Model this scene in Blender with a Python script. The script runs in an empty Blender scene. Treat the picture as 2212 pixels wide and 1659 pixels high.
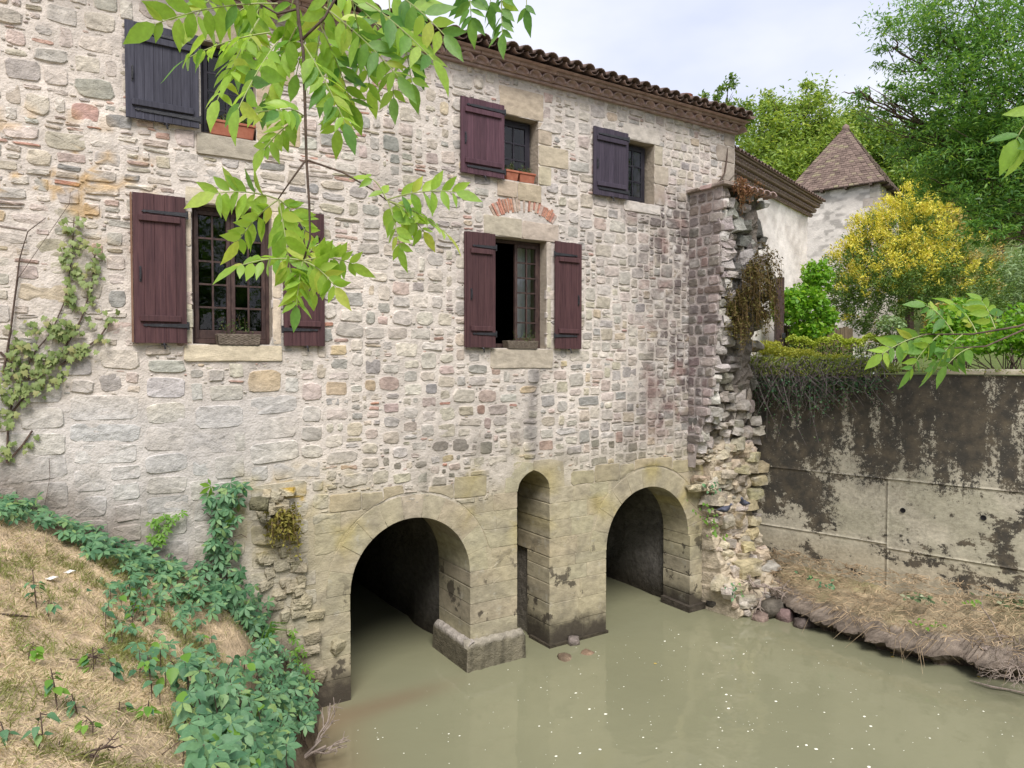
import bpy, bmesh, math, random
import numpy as np
from mathutils import Vector, Matrix

random.seed(7); np.random.seed(7)
scene = bpy.context.scene
COL = scene.collection
PI = math.pi
def R(d): return math.radians(d)

# ------------------------------------------------------------------ camera, sky, sun, exposure
CAM = Vector((0.0, -9.0, 4.55)); PITCH = R(1.66); YAW = R(57.35); FPX = 1534.0
cam_d = bpy.data.cameras.new('camera'); cam = bpy.data.objects.new('camera', cam_d); COL.objects.link(cam)
cam.location = CAM; cam.rotation_euler = (PI/2 - PITCH, 0, YAW - PI/2)
cam_d.sensor_width = 36; cam_d.lens = 36*FPX/2212; cam_d.clip_start = 0.05; cam_d.clip_end = 2000
scene.camera = cam

SUN_EL, SUN_AZ = R(52), R(205)       # azimuth clockwise from +Y: the sun stands behind the camera, to the left
w = bpy.data.worlds.new('World'); scene.world = w; w.use_nodes = True
nt = w.node_tree; nt.nodes.clear()
def N(nt, t, **kw):
    n = nt.nodes.new(t)
    for k, v in kw.items(): setattr(n, k, v)
    return n
out = N(nt, 'ShaderNodeOutputWorld'); bg = N(nt, 'ShaderNodeBackground'); bg.inputs[1].default_value = 0.12
sky = N(nt, 'ShaderNodeTexSky', sky_type='NISHITA'); sky.sun_disc = False
sky.sun_elevation = SUN_EL; sky.sun_rotation = SUN_AZ; sky.dust_density = 2.0
tc = N(nt, 'ShaderNodeTexCoord'); mp = N(nt, 'ShaderNodeMapping'); mp.inputs['Scale'].default_value = (1, 1, 2.2)
mp.inputs['Location'].default_value = (0.35, 0.1, 0.2)
n1 = N(nt, 'ShaderNodeTexNoise'); n1.inputs['Scale'].default_value = 2.4; n1.inputs['Detail'].default_value = 5; n1.inputs['Roughness'].default_value = .5
cr = N(nt, 'ShaderNodeValToRGB')
cr.color_ramp.elements[0].position = .34; cr.color_ramp.elements[0].color = (4.3, 4.6, 5.75, 1)
cr.color_ramp.elements[1].position = .66; cr.color_ramp.elements[1].color = (6.2, 6.2, 6.5, 1)
mx = N(nt, 'ShaderNodeMix', data_type='RGBA'); mx.inputs[0].default_value = .88
L = nt.links.new
L(tc.outputs['Generated'], mp.inputs[0]); L(mp.outputs[0], n1.inputs['Vector']); L(n1.outputs[0], cr.inputs[0])
L(sky.outputs[0], mx.inputs[6]); L(cr.outputs[0], mx.inputs[7]); L(mx.outputs[2], bg.inputs[0]); L(bg.outputs[0], out.inputs[0])

sd = bpy.data.lights.new('sun', 'SUN'); sd.energy = 3.0; sd.angle = R(28); sd.color = (1, .95, .89)
so = bpy.data.objects.new('sun', sd); COL.objects.link(so)
sv = Vector((math.sin(SUN_AZ)*math.cos(SUN_EL), math.cos(SUN_AZ)*math.cos(SUN_EL), math.sin(SUN_EL)))
so.location = sv*60; so.rotation_euler = sv.to_track_quat('Z', 'Y').to_euler()
scene.view_settings.view_transform = 'Standard'; scene.view_settings.look = 'None'
scene.view_settings.gamma = 1; scene.view_settings.use_curve_mapping = False
scene.view_settings.exposure = 0.64
scene.render.engine = 'CYCLES'
scene.cycles.max_bounces = 6; scene.cycles.diffuse_bounces = 3; scene.cycles.glossy_bounces = 3
scene.cycles.transmission_bounces = 4; scene.cycles.transparent_max_bounces = 12
scene.cycles.caustics_reflective = False; scene.cycles.caustics_refractive = False
scene.cycles.use_denoising = True

# ------------------------------------------------------------------ measuring the place
_F = Vector((math.cos(YAW)*math.cos(PITCH), math.sin(YAW)*math.cos(PITCH), -math.sin(PITCH)))
_R = Vector((math.sin(YAW), -math.cos(YAW), 0))
_U = _R.cross(_F)
def ray(px, py): return _F + _R*((px-1106)/FPX) + _U*((829.5-py)/FPX)
def at_t(px, py, t): return CAM + ray(px, py)*t
def at_y(px, py, y=0.0):
    d = ray(px, py); return CAM + d*((y+9.0)/d.y)
def at_z(px, py, z):
    d = ray(px, py); return CAM + d*((z-4.55)/d.z)

# ------------------------------------------------------------------ noise
def _h(ix, iy, s):
    v = np.sin(ix*127.1 + iy*311.7 + s*74.7)*43758.5453
    return v - np.floor(v)
def vnoise(x, y, s=0):
    x = np.asarray(x, float); y = np.asarray(y, float)
    ix = np.floor(x); iy = np.floor(y); fx = x-ix; fy = y-iy
    fx = fx*fx*(3-2*fx); fy = fy*fy*(3-2*fy)
    a = _h(ix, iy, s); b = _h(ix+1, iy, s); c = _h(ix, iy+1, s); d = _h(ix+1, iy+1, s)
    return (a*(1-fx)+b*fx)*(1-fy) + (c*(1-fx)+d*fx)*fy
def fbm(x, y, s=0, o=4):
    r = 0; a = .5; f = 1; t = 0
    for k in range(o):
        r = r + a*vnoise(np.asarray(x)*f, np.asarray(y)*f, s+k*13); t += a; a *= .5; f *= 2.03
    return r/t
def sm(a, b, v):
    t = np.clip((np.asarray(v, float)-a)/(b-a), 0, 1); return t*t*(3-2*t)
def mixc(c, k, m): return c*(1-m[:, None]) + np.asarray(k)[None, :]*m[:, None]

# ------------------------------------------------------------------ objects
def wm(o):
    m = Matrix.LocRotScale(o.location, o.rotation_euler, o.scale) if o.rotation_mode != 'QUATERNION' else o.matrix_basis
    return wm(o.parent) @ o.matrix_parent_inverse @ o.matrix_basis if o.parent else o.matrix_basis.copy()
def put(o, parent=None):
    COL.objects.link(o)
    if parent:
        o.parent = parent; o.matrix_parent_inverse = wm(parent).inverted()
    return o
def thing(name, label, cat, loc=(0, 0, 0), group=None):
    o = bpy.data.objects.new(name, None); o.location = loc; o.empty_display_size = .2; COL.objects.link(o)
    o['label'] = label; o['category'] = cat
    if group: o['group'] = group
    return o
def tag(o, label, cat, group=None, kind=None):
    o['label'] = label; o['category'] = cat
    if group: o['group'] = group
    if kind: o['kind'] = kind
    return o
def mesh(name, V, F, mat, col=None, smooth=False):
    me = bpy.data.meshes.new(name)
    me.from_pydata([tuple(v) for v in V] if not isinstance(V, list) else V, [], F)
    if col is not None:
        a = me.color_attributes.new('col', 'FLOAT_COLOR', 'POINT')
        c = np.ones((len(me.vertices), 4), np.float32); c[:, :3] = np.asarray(col, np.float32)
        a.data.foreach_set('color', c.ravel())
    if smooth: me.polygons.foreach_set('use_smooth', [True]*len(me.polygons))
    me.materials.append(mat); me.update()
    return me
def obj(name, V, F, mat, parent=None, col=None, smooth=False, kind=None, label=None):
    o = put(bpy.data.objects.new(name, mesh(name, V, F, mat, col, smooth)), parent)
    if kind: o['kind'] = kind
    if label: o['label'] = label
    return o
class MB:
    "collects shapes into one mesh"
    def __init__(s): s.V = []; s.F = []; s.C = []
    def add(s, V, F, c=None):
        n = len(s.V); s.V += [tuple(v) for v in V]; s.F += [tuple(i+n for i in f) for f in F]
        if c is not None:
            c = np.asarray(c, float)
            s.C += [tuple(c)]*len(V) if c.ndim == 1 else [tuple(q) for q in c]
        return s
    def box(s, x0, x1, y0, y1, z0, z1, c=None, j=0):
        V = [(x0, y0, z0), (x1, y0, z0), (x1, y1, z0), (x0, y1, z0), (x0, y0, z1), (x1, y0, z1), (x1, y1, z1), (x0, y1, z1)]
        if j: V = [(a+random.uniform(-j, j), b+random.uniform(-j, j), d+random.uniform(-j, j)) for a, b, d in V]
        return s.add(V, [(0, 3, 2, 1), (4, 5, 6, 7), (0, 1, 5, 4), (1, 2, 6, 5), (2, 3, 7, 6), (3, 0, 4, 7)], c)
    def tube(s, pts, r, n=6, c=None, cap=True):
        pts = [Vector(p) for p in pts]; rs = r if isinstance(r, (list, tuple)) else [r]*len(pts)
        V = []; F = []; ref = Vector((.31, .17, .93))
        for i, p in enumerate(pts):
            d = (pts[min(i+1, len(pts)-1)] - pts[max(i-1, 0)])
            d = d.normalized() if d.length > 1e-9 else Vector((0, 0, 1))
            a = d.cross(ref)
            if a.length < 1e-3: a = d.cross(Vector((1, 0, 0)))
            a.normalize(); b = d.cross(a)
            for k in range(n):
                t = 2*PI*k/n; V.append(p + (a*math.cos(t)+b*math.sin(t))*rs[i])
        for i in range(len(pts)-1):
            for k in range(n):
                F.append((i*n+k, i*n+(k+1) % n, (i+1)*n+(k+1) % n, (i+1)*n+k))
        if cap: F += [tuple(range(n))[::-1], tuple((len(pts)-1)*n+k for k in range(n))]
        return s.add(V, F, c)
    def build(s, name, mat, parent=None, smooth=False, kind=None, label=None, bevel=0):
        o = obj(name, s.V, s.F, mat, parent, s.C if s.C and len(s.C) == len(s.V) else None, smooth, kind, label)
        if bevel:
            bm = bmesh.new(); bm.from_mesh(o.data)
            bmesh.ops.bevel(bm, geom=bm.edges[:], offset=bevel, segments=1, affect='EDGES', profile=.5)
            bm.to_mesh(o.data); bm.free()
        return o

# ------------------------------------------------------------------ materials
def mat(name):
    m = bpy.data.materials.new(name); m.use_nodes = True
    nt = m.node_tree; b = nt.nodes['Principled BSDF']; return m, nt, b
def link_bump(nt, b, specs, coord='Object', strength=.5, dist=.02):
    tc = N(nt, 'ShaderNodeTexCoord'); prev = None
    for sc, det, st in specs:
        n = N(nt, 'ShaderNodeTexNoise'); n.inputs['Scale'].default_value = sc; n.inputs['Detail'].default_value = det
        nt.links.new(tc.outputs[coord], n.inputs['Vector'])
        bp = N(nt, 'ShaderNodeBump'); bp.inputs['Strength'].default_value = st; bp.inputs['Distance'].default_value = dist
        nt.links.new(n.outputs[0], bp.inputs['Height'])
        if prev: nt.links.new(prev.outputs[0], bp.inputs['Normal'])
        prev = bp
    nt.links.new(prev.outputs[0], b.inputs['Normal'])
    return tc
def stone_mat(name, rough=.92, grain=(14, 60), amp=.35, bump=.6, speck=0.0, dist=.02, streak=None, wet=False):
    "colour from the vertex colours times two scales of grain"
    m, nt, b = mat(name); l = nt.links.new
    at = N(nt, 'ShaderNodeVertexColor', layer_name='col')
    tc = link_bump(nt, b, [(grain[0], 6, bump), (grain[1], 4, bump*.8)], dist=dist)
    n = N(nt, 'ShaderNodeTexNoise'); n.inputs['Scale'].default_value = grain[0]*.8; n.inputs['Detail'].default_value = 8; n.inputs['Roughness'].default_value = .68
    mp = N(nt, 'ShaderNodeMapping'); mp.inputs['Scale'].default_value = streak or (1, 1, 1.7)
    l(tc.outputs['Object'], mp.inputs[0]); l(mp.outputs[0], n.inputs['Vector'])
    mr = N(nt, 'ShaderNodeMapRange'); mr.inputs[1].default_value = .3; mr.inputs[2].default_value = .7
    mr.inputs[3].default_value = 1-amp; mr.inputs[4].default_value = 1+amp
    l(n.outputs[0], mr.inputs[0])
    mu = N(nt, 'ShaderNodeVectorMath', operation='SCALE'); l(at.outputs[0], mu.inputs[0]); l(mr.outputs[0], mu.inputs[3])
    last = mu.outputs[0]
    if speck:
        v = N(nt, 'ShaderNodeTexNoise'); v.inputs['Scale'].default_value = 45; v.inputs['Detail'].default_value = 3
        l(tc.outputs['Object'], v.inputs['Vector'])
        r2 = N(nt, 'ShaderNodeMapRange'); r2.inputs[1].default_value = .62; r2.inputs[2].default_value = .70; r2.inputs[4].default_value = speck
        l(v.outputs[0], r2.inputs[0])
        mx = N(nt, 'ShaderNodeMix', data_type='RGBA'); l(r2.outputs[0], mx.inputs[0]); l(last, mx.inputs[6]); mx.inputs[7].default_value = (.5, .48, .44, 1)
        last = mx.outputs[2]
    if wet:      # black growth in patches and along the waterline
        gp = N(nt, 'ShaderNodeNewGeometry'); sp = N(nt, 'ShaderNodeSeparateXYZ'); l(gp.outputs['Position'], sp.inputs[0])
        def nz(scale, det):
            q = N(nt, 'ShaderNodeTexNoise'); q.inputs['Scale'].default_value = scale; q.inputs['Detail'].default_value = det; q.inputs['Roughness'].default_value = .62; l(gp.outputs['Position'], q.inputs['Vector']); return q.outputs[0]
        def mrange(src, a, b_, c, d):
            q = N(nt, 'ShaderNodeMapRange', interpolation_type='SMOOTHSTEP'); q.inputs[1].default_value = a; q.inputs[2].default_value = b_; q.inputs[3].default_value = c; q.inputs[4].default_value = d; l(src, q.inputs[0]); return q.outputs[0]
        def op(kind, a, b_):
            q = N(nt, 'ShaderNodeMath', operation=kind); l(a, q.inputs[0])
            if isinstance(b_, (int, float)): q.inputs[1].default_value = b_
            else: l(b_, q.inputs[1])
            return q.outputs[0]
        pa = op('MULTIPLY', mrange(nz(2.1, 8), .575, .61, 0, .85), mrange(sp.outputs[2], 1.1, 2.1, 1, 0))
        wl = mrange(op('ADD', sp.outputs[2], op('MULTIPLY', nz(3.5, 6), 1.1)), .75, 1.05, .92, 0)
        lich = op('MULTIPLY', mrange(nz(5, 5), .58, .68, 0, .35), 1.0)
        m0 = N(nt, 'ShaderNodeMix', data_type='RGBA'); l(lich, m0.inputs[0]); l(last, m0.inputs[6]); m0.inputs[7].default_value = (.44, .42, .36, 1)
        m1 = N(nt, 'ShaderNodeMix', data_type='RGBA'); l(op('MAXIMUM', pa, wl), m1.inputs[0]); l(m0.outputs[2], m1.inputs[6]); m1.inputs[7].default_value = (.055, .046, .036, 1)
        last = m1.outputs[2]
    l(last, b.inputs['Base Color']); b.inputs['Roughness'].default_value = rough; b.inputs['Specular IOR Level'].default_value = .2
    return m
def plain_mat(name, c, c2=None, scale=8, rough=.7, bump=.2, bscale=30, spec=.3, stretch=(1, 1, 1), dist=.01):
    m, nt, b = mat(name); l = nt.links.new
    tc = N(nt, 'ShaderNodeTexCoord'); mp = N(nt, 'ShaderNodeMapping'); mp.inputs['Scale'].default_value = stretch
    l(tc.outputs['Object'], mp.inputs[0])
    n = N(nt, 'ShaderNodeTexNoise'); n.inputs['Scale'].default_value = scale; n.inputs['Detail'].default_value = 7; n.inputs['Roughness'].default_value = .65
    l(mp.outputs[0], n.inputs['Vector'])
    cr = N(nt, 'ShaderNodeValToRGB'); cr.color_ramp.elements[0].position = .33; cr.color_ramp.elements[1].position = .67
    cr.color_ramp.elements[0].color = (*c, 1); cr.color_ramp.elements[1].color = (*(c2 or [q*1.35 for q in c]), 1)
    l(n.outputs[0], cr.inputs[0]); 
    oi = N(nt, 'ShaderNodeObjectInfo'); mr = N(nt, 'ShaderNodeMapRange'); mr.inputs[3].default_value = .86; mr.inputs[4].default_value = 1.12
    l(oi.outputs['Random'], mr.inputs[0]); sc = N(nt, 'ShaderNodeVectorMath', operation='SCALE'); l(cr.outputs[0], sc.inputs[0]); l(mr.outputs[0], sc.inputs[3])
    l(sc.outputs[0], b.inputs['Base Color'])
    n2 = N(nt, 'ShaderNodeTexNoise'); n2.inputs['Scale'].default_value = bscale; n2.inputs['Detail'].default_value = 5; l(mp.outputs[0], n2.inputs['Vector'])
    bp = N(nt, 'ShaderNodeBump'); bp.inputs['Strength'].default_value = bump; bp.inputs['Distance'].default_value = dist
    l(n2.outputs[0], bp.inputs['Height']); l(bp.outputs[0], b.inputs['Normal'])
    b.inputs['Roughness'].default_value = rough; b.inputs['Specular IOR Level'].default_value = spec
    return m
def leaf_mat(name, c1, c2, c3=None, trans=.45, rough=.5, tint=(1.15, 1.1, .5), spec=.35, vein=False):
    "each leaf (object or loose piece) its own shade; light passes through"
    m, nt, b = mat(name); l = nt.links.new
    g = N(nt, 'ShaderNodeNewGeometry'); oi = N(nt, 'ShaderNodeObjectInfo')
    a = N(nt, 'ShaderNodeMath', operation='ADD'); l(g.outputs['Random Per Island'], a.inputs[0]); l(oi.outputs['Random'], a.inputs[1])
    fr = N(nt, 'ShaderNodeMath', operation='FRACT'); l(a.outputs[0], fr.inputs[0])
    cr = N(nt, 'ShaderNodeValToRGB'); e = cr.color_ramp.elements
    e[0].color = (*c1, 1); e[1].color = (*c2, 1); e[1].position = .8
    if c3 is not None:
        q = e.new(.97); q.color = (*c3, 1)
    l(fr.outputs[0], cr.inputs[0])
    last = cr.outputs[0]
    tr = N(nt, 'ShaderNodeBsdfTranslucent')
    tm = N(nt, 'ShaderNodeVectorMath', operation='MULTIPLY'); tm.inputs[1].default_value = tint
    l(last, tm.inputs[0]); l(tm.outputs[0], tr.inputs[0]); l(last, b.inputs['Base Color'])
    b.inputs['Roughness'].default_value = rough; b.inputs['Specular IOR Level'].default_value = spec
    if vein:
        n5 = N(nt, 'ShaderNodeTexNoise'); n5.inputs['Scale'].default_value = 5; n5.inputs['Detail'].default_value = 6; tc5 = N(nt, 'ShaderNodeTexCoord'); l(tc5.outputs['Object'], n5.inputs['Vector'])
        r5 = N(nt, 'ShaderNodeMapRange'); r5.inputs[1].default_value = .3; r5.inputs[2].default_value = .7; r5.inputs[3].default_value = .86; r5.inputs[4].default_value = 1.22; l(n5.outputs[0], r5.inputs[0])
        s5 = N(nt, 'ShaderNodeVectorMath', operation='SCALE'); l(cr.outputs[0], s5.inputs[0]); l(r5.outputs[0], s5.inputs[3]); l(s5.outputs[0], b.inputs['Base Color']); l(s5.outputs[0], tm.inputs[0])
        tcx = N(nt, 'ShaderNodeTexCoord'); n = N(nt, 'ShaderNodeTexNoise'); n.inputs['Scale'].default_value = 60; l(tcx.outputs['Object'], n.inputs['Vector'])
        bp = N(nt, 'ShaderNodeBump'); bp.inputs['Strength'].default_value = .3; bp.inputs['Distance'].default_value = .003
        l(n.outputs[0], bp.inputs['Height']); l(bp.outputs[0], b.inputs['Normal'])
    ms = N(nt, 'ShaderNodeMixShader'); ms.inputs[0].default_value = trans
    l(b.outputs[0], ms.inputs[1]); l(tr.outputs[0], ms.inputs[2]); l(ms.outputs[0], nt.nodes['Material Output'].inputs[0])
    return m

M_STONE = stone_mat('wall_stone', speck=.18)
M_MORTAR = stone_mat('lime_mortar', grain=(9, 45), amp=.16, bump=.55, dist=.03)
M_ASHLAR = stone_mat('dressed_stone', grain=(9, 60), amp=.26, bump=.45)
M_PIER = stone_mat('river_stone', grain=(7, 50), amp=.30, bump=.5, wet=True)
M_CONC = stone_mat('cast_concrete', grain=(16, 90), amp=.22, bump=.35, speck=.06)
def grow_moss(m):
    "black algae and moss: ragged speckled cover, thick near the top of the wall, in patches lower down"
    nt = m.node_tree; b = nt.nodes['Principled BSDF']; l = nt.links.new; src = b.inputs['Base Color'].links[0].from_socket
    gp = N(nt, 'ShaderNodeNewGeometry'); sp = N(nt, 'ShaderNodeSeparateXYZ'); l(gp.outputs['Position'], sp.inputs[0])
    def nz(scale, det, rough=.6, sc=(1, 1, 1), off=(0, 0, 0)):
        mp = N(nt, 'ShaderNodeMapping'); mp.inputs['Scale'].default_value = sc; mp.inputs['Location'].default_value = off; l(gp.outputs['Position'], mp.inputs[0])
        q = N(nt, 'ShaderNodeTexNoise'); q.inputs['Scale'].default_value = scale; q.inputs['Detail'].default_value = det; q.inputs['Roughness'].default_value = rough; l(mp.outputs[0], q.inputs['Vector']); return q.outputs[0]
    def mr(s, a, c, d=0, e=1):
        q = N(nt, 'ShaderNodeMapRange', interpolation_type='SMOOTHSTEP'); q.inputs[1].default_value = a; q.inputs[2].default_value = c; q.inputs[3].default_value = d; q.inputs[4].default_value = e; l(s, q.inputs[0]); return q.outputs[0]
    def op(k, a, c):
        q = N(nt, 'ShaderNodeMath', operation=k)
        for i, v in enumerate((a, c)):
            if isinstance(v, (int, float)): q.inputs[i].default_value = v
            else: l(v, q.inputs[i])
        return q.outputs[0]
    z = sp.outputs[2]
    up = mr(op('ADD', z, op('MULTIPLY', op('SUBTRACT', nz(1.1, 8, .65), .5), 2.0)), 2.15, 3.1)
    up = op('MULTIPLY', up, mr(nz(3.4, 5, .65, (1, 1, .20)), .34, .56, .50, .95))
    low = op('MULTIPLY', mr(nz(1.15, 9, .66, (1, 1, 1.7), (3.1, 1.7, .4)), .505, .61, 0, .88), mr(z, 2.9, 2.3))
    near = op('MULTIPLY', mr(sp.outputs[1], -1.9, -.9), op('MULTIPLY', mr(z, 1.45, 1.75), mr(nz(1.6, 8, .65, (1, 1, 1), (7, 2, 1)), .37, .50, 0, .9)))
    cover = op('MAXIMUM', op('MAXIMUM', up, near), op('MAXIMUM', low, .05))
    fine = op('ADD', op('MULTIPLY', mr(nz(15, 8, .75), .30, .70), .7), op('MULTIPLY', mr(nz(55, 4, .6), .32, .68), .3))
    mask = op('MAXIMUM', mr(op('SUBTRACT', cover, fine), -.13, .16, 0, .95), op('MULTIPLY', mr(op('SUBTRACT', cover, fine), -.75, .0, 0, .42), mr(nz(2.2, 6, .6, (1, 1, .5), (5, 5, 5)), .35, .65)))
    cr = N(nt, 'ShaderNodeValToRGB'); cr.color_ramp.elements[0].color = (.042, .038, .034, 1); cr.color_ramp.elements[1].color = (.12, .097, .068, 1); cr.color_ramp.elements[0].position = .42; cr.color_ramp.elements[1].position = .68
    l(nz(4.5, 7, .65), cr.inputs[0])
    mx = N(nt, 'ShaderNodeMix', data_type='RGBA'); l(mask, mx.inputs[0]); l(src, mx.inputs[6]); l(cr.outputs[0], mx.inputs[7]); l(mx.outputs[2], b.inputs['Base Color'])
grow_moss(M_CONC)
M_ROCK = stone_mat('broken_stone', grain=(9, 40), amp=.4, bump=.8, dist=.04)
M_EARTH = stone_mat('earth', grain=(6, 40), amp=.4, bump=.9, dist=.05)
M_PLASTER = stone_mat('old_render', grain=(4, 25), amp=.16, bump=.5, dist=.03)
M_TILE = plain_mat('weathered_tile', (.07, .055, .052), (.22, .15, .125), 7, .9, .4, 40)
M_TILE_RED = plain_mat('fired_clay_tile', (.30, .205, .195), (.48, .365, .345), 9, .9, .3, 40)
M_BRICK = plain_mat('brick', (.27, .11, .075), (.40, .21, .15), 12, .9, .5, 50)
M_RED = plain_mat('burgundy_paint', (.045, .020, .024), (.095, .046, .048), 5, .6, .3, 40, .25, (11, 11, .5))
M_RED2 = plain_mat('plum_paint', (.052, .024, .034), (.105, .052, .068), 5, .6, .25, 40, .25, (11, 11, .5))
M_SLATE = plain_mat('slate_blue_paint', (.026, .026, .040), (.060, .060, .082), 5, .6, .25, 40, .25, (11, 11, .5))
M_SLATE2 = plain_mat('violet_black_paint', (.032, .025, .040), (.066, .053, .075), 5, .6, .25, 40, .25, (11, 11, .5))
M_EDGE = plain_mat('bare_old_wood', (.16, .09, .06), (.26, .16, .11), 6, .8, .4, 30, .2, (8, 8, .7))
M_FRAME = plain_mat('window_wood', (.030, .018, .018), (.085, .052, .045), 9, .55, .3, 40, .3, (3, 3, 1))
M_FRAME_DK = plain_mat('dark_window_wood', (.014, .013, .020), (.030, .026, .036), 9, .5, .2, 40)
M_IRON = plain_mat('black_iron', (.012, .012, .016), (.03, .03, .036), 14, .45, .4, 60, .5)
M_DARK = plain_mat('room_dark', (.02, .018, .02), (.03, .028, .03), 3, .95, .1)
M_TERRA = plain_mat('terracotta', (.27, .085, .05), (.38, .15, .095), 10, .85, .2, 40)
M_WICKER = plain_mat('grey_wicker', (.10, .08, .06), (.24, .20, .16), 30, .85, .5, 60)
M_TWIG = plain_mat('bark', (.055, .036, .03), (.12, .085, .065), 25, .8, .4, 80, .3)
M_TWIG_GREY = plain_mat('bleached_wood', (.20, .16, .14), (.36, .30, .26), 25, .85, .4, 80, .2)
M_WHITE = plain_mat('white_paint', (.72, .72, .70), (.80, .80, .78), 8, .5, .1)
def glass_mat():
    m, nt, b = mat('old_glass'); l = nt.links.new
    t = N(nt, 'ShaderNodeBsdfTransparent'); t.inputs[0].default_value = (.80, .83, .82, 1)
    g = N(nt, 'ShaderNodeBsdfGlossy'); g.inputs['Roughness'].default_value = .02; g.inputs[0].default_value = (1, 1, 1, 1)
    tc = N(nt, 'ShaderNodeTexCoord'); n = N(nt, 'ShaderNodeTexNoise'); n.inputs['Scale'].default_value = 4; l(tc.outputs['Object'], n.inputs['Vector'])
    bp = N(nt, 'ShaderNodeBump'); bp.inputs['Strength'].default_value = .06; bp.inputs['Distance'].default_value = .05; l(n.outputs[0], bp.inputs['Height']); l(bp.outputs[0], g.inputs['Normal'])
    f = N(nt, 'ShaderNodeFresnel'); f.inputs[0].default_value = 1.5
    mx = N(nt, 'ShaderNodeMixShader'); l(f.outputs[0], mx.inputs[0]); l(t.outputs[0], mx.inputs[1]); l(g.outputs[0], mx.inputs[2])
    l(mx.outputs[0], nt.nodes['Material Output'].inputs[0]); return m
M_GLASS = glass_mat()
def cloth_mat():
    m, nt, b = mat('white_curtain'); b.inputs['Base Color'].default_value = (.75, .75, .78, 1); b.inputs['Roughness'].default_value = .9; return m
M_CLOTH = cloth_mat()
# ------------------------------------------------------------------ the mill house
WATER = 0.08
mill = thing('mill_house', 'old stone watermill with shuttered windows and two arches over the stream', 'watermill', (5, 0, WATER))
XR = 10.69; ZT = 8.80
ARCH = [(4.13, 1.50, .905, 1.0), (8.58, 1.46, .96, .62)]       # centre x, spring z, radius, depth of the dressed reveal
SLOT = (5.86, 6.46, 2.60, 2.91)
OPEN = {'w1': (1.34, 2.25, 4.78, 6.42), 'w2': (5.44, 6.40, 4.78, 6.43), 'w3': (1.46, 2.08, 7.25, 8.31),
        'w4': (5.58, 6.24, 7.28, 8.24), 'w5': (8.00, 8.65, 7.27, 8.28)}
def bank_h(x, y):
    x = np.asarray(x, float); y = np.asarray(y, float)
    xw = np.interp(y, [-14, -9, -4, -2, -1, 0], [2.6, 2.4, 2.0, 2.2, 2.45, 2.85]); e = xw - x
    h = np.interp(e, [-2, -.4, 0, .55, 1.4, 3.35, 6, 30], [-1.0, -.35, .04, 1.0, 2.05, 3.22, 3.6, 4.2])
    return h + (fbm(x*1.3, y*1.3, 5)-.5)*.25*sm(0, .6, e)

def facade_tint(c, x, z, k=1.0):
    "stains, lichen, damp and soot of the facade; also a darker top band"
    c = np.array(c, float); n1 = fbm(x*.9, z*.9, 3); n2 = fbm(x*5, z*5, 9); n3 = fbm(x*16, z*16, 21, 3)
    c = c*(.80+.40*fbm(x*.7, z*1.1, 40))[:, None]
    lilac = sm(3.5, 6.5, x)*sm(4.4, 6.5, z)*.25
    c = mixc(c, (.45, .41, .42), lilac*k*.8)
    pale = sm(3.0, 1.9, x)*sm(4.5, 3.9, z+.8*(n1-.5)); c = mixc(c, (.47, .47, .475), pale*.5*k)
    moss = sm(3.7, 2.35, z+1.5*(n1-.5))*sm(1.0, 2.2, x); c = mixc(c, np.array((.345, .305, .20)), np.clip(moss*(.40+.6*n2), 0, .9)*(.4+.6*k)); gr_ = sm(.56, .68, fbm(x*3.3, z*3.3, 29))*sm(4.2, 2.6, z); c = mixc(c, (.20, .18, .145), gr_*.45)
    yel = sm(.55, .72, fbm(x*2.2, z*2.2, 77))*sm(3.5, 2.9, z)*sm(1.2, 2.3, z)*sm(1.3, 2, x); c = mixc(c, (.36, .29, .075), yel*.55*k)
    wet = sm(.62, .25, z+.5*(n2-.5)); c = mixc(c, (.06, .052, .036), wet*.85)
    foot = sm(.52, .05, z-bank_h(x, 0*x)+.5*(n1-.5)+.3*(n2-.5))*sm(3.2, 2.6, x); c = mixc(c, (.16, .125, .095), foot*.65)
    right = sm(7.7, 9.2, x+1.2*(n1-.5))*sm(2.9, 3.6, z)*sm(8.0, 7.3, z+.7*(n1-.5))
    c = mixc(c, (.128, .106, .103), right*(.40+.75*sm(.3, .62, n2))*(.20+.68*k**3))
    white = right*sm(.63, .70, n3); c = mixc(c, (.52, .49, .47), white*.75)
    red = right*sm(.55, .66, fbm(x*2.7, z*2.7, 61)); c = mixc(c, (.20, .10, .09), red*.45)
    st = np.exp(-((x-6.17-.05*np.sin(z*3))/.10)**2)*sm(2.9, 3.3, z)*sm(4.75, 4.3, z); c = mixc(c, (.15, .135, .13), st*.72)
    st2 = np.exp(-((x-5.75)/.2)**2)*sm(4.1, 4.4, z)*sm(4.76, 4.7, z); c = mixc(c, (.17, .15, .12), st2*.5*n2)
    li = sm(.60, .68, fbm(x*6, z*6, 31, 3))*np.exp(-(((x+.0)/.75)**2+((z-6.55)/.55)**2)); c = mixc(c, (.42, .25, .06), np.clip(li*1.1, 0, .6))
    li2 = sm(.52, .64, fbm(x*7, z*7, 33, 3))*np.exp(-(((x-2.55)/.28)**2+((z-2.95)/.22)**2)); c = mixc(c, (.40, .26, .03), np.clip(li2*1.3, 0, .85))
    top = sm(8.45, 8.8, z); c = mixc(c, (.30, .25, .24), top*.25)  # slightly darker towards the eaves
    return c

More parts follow.
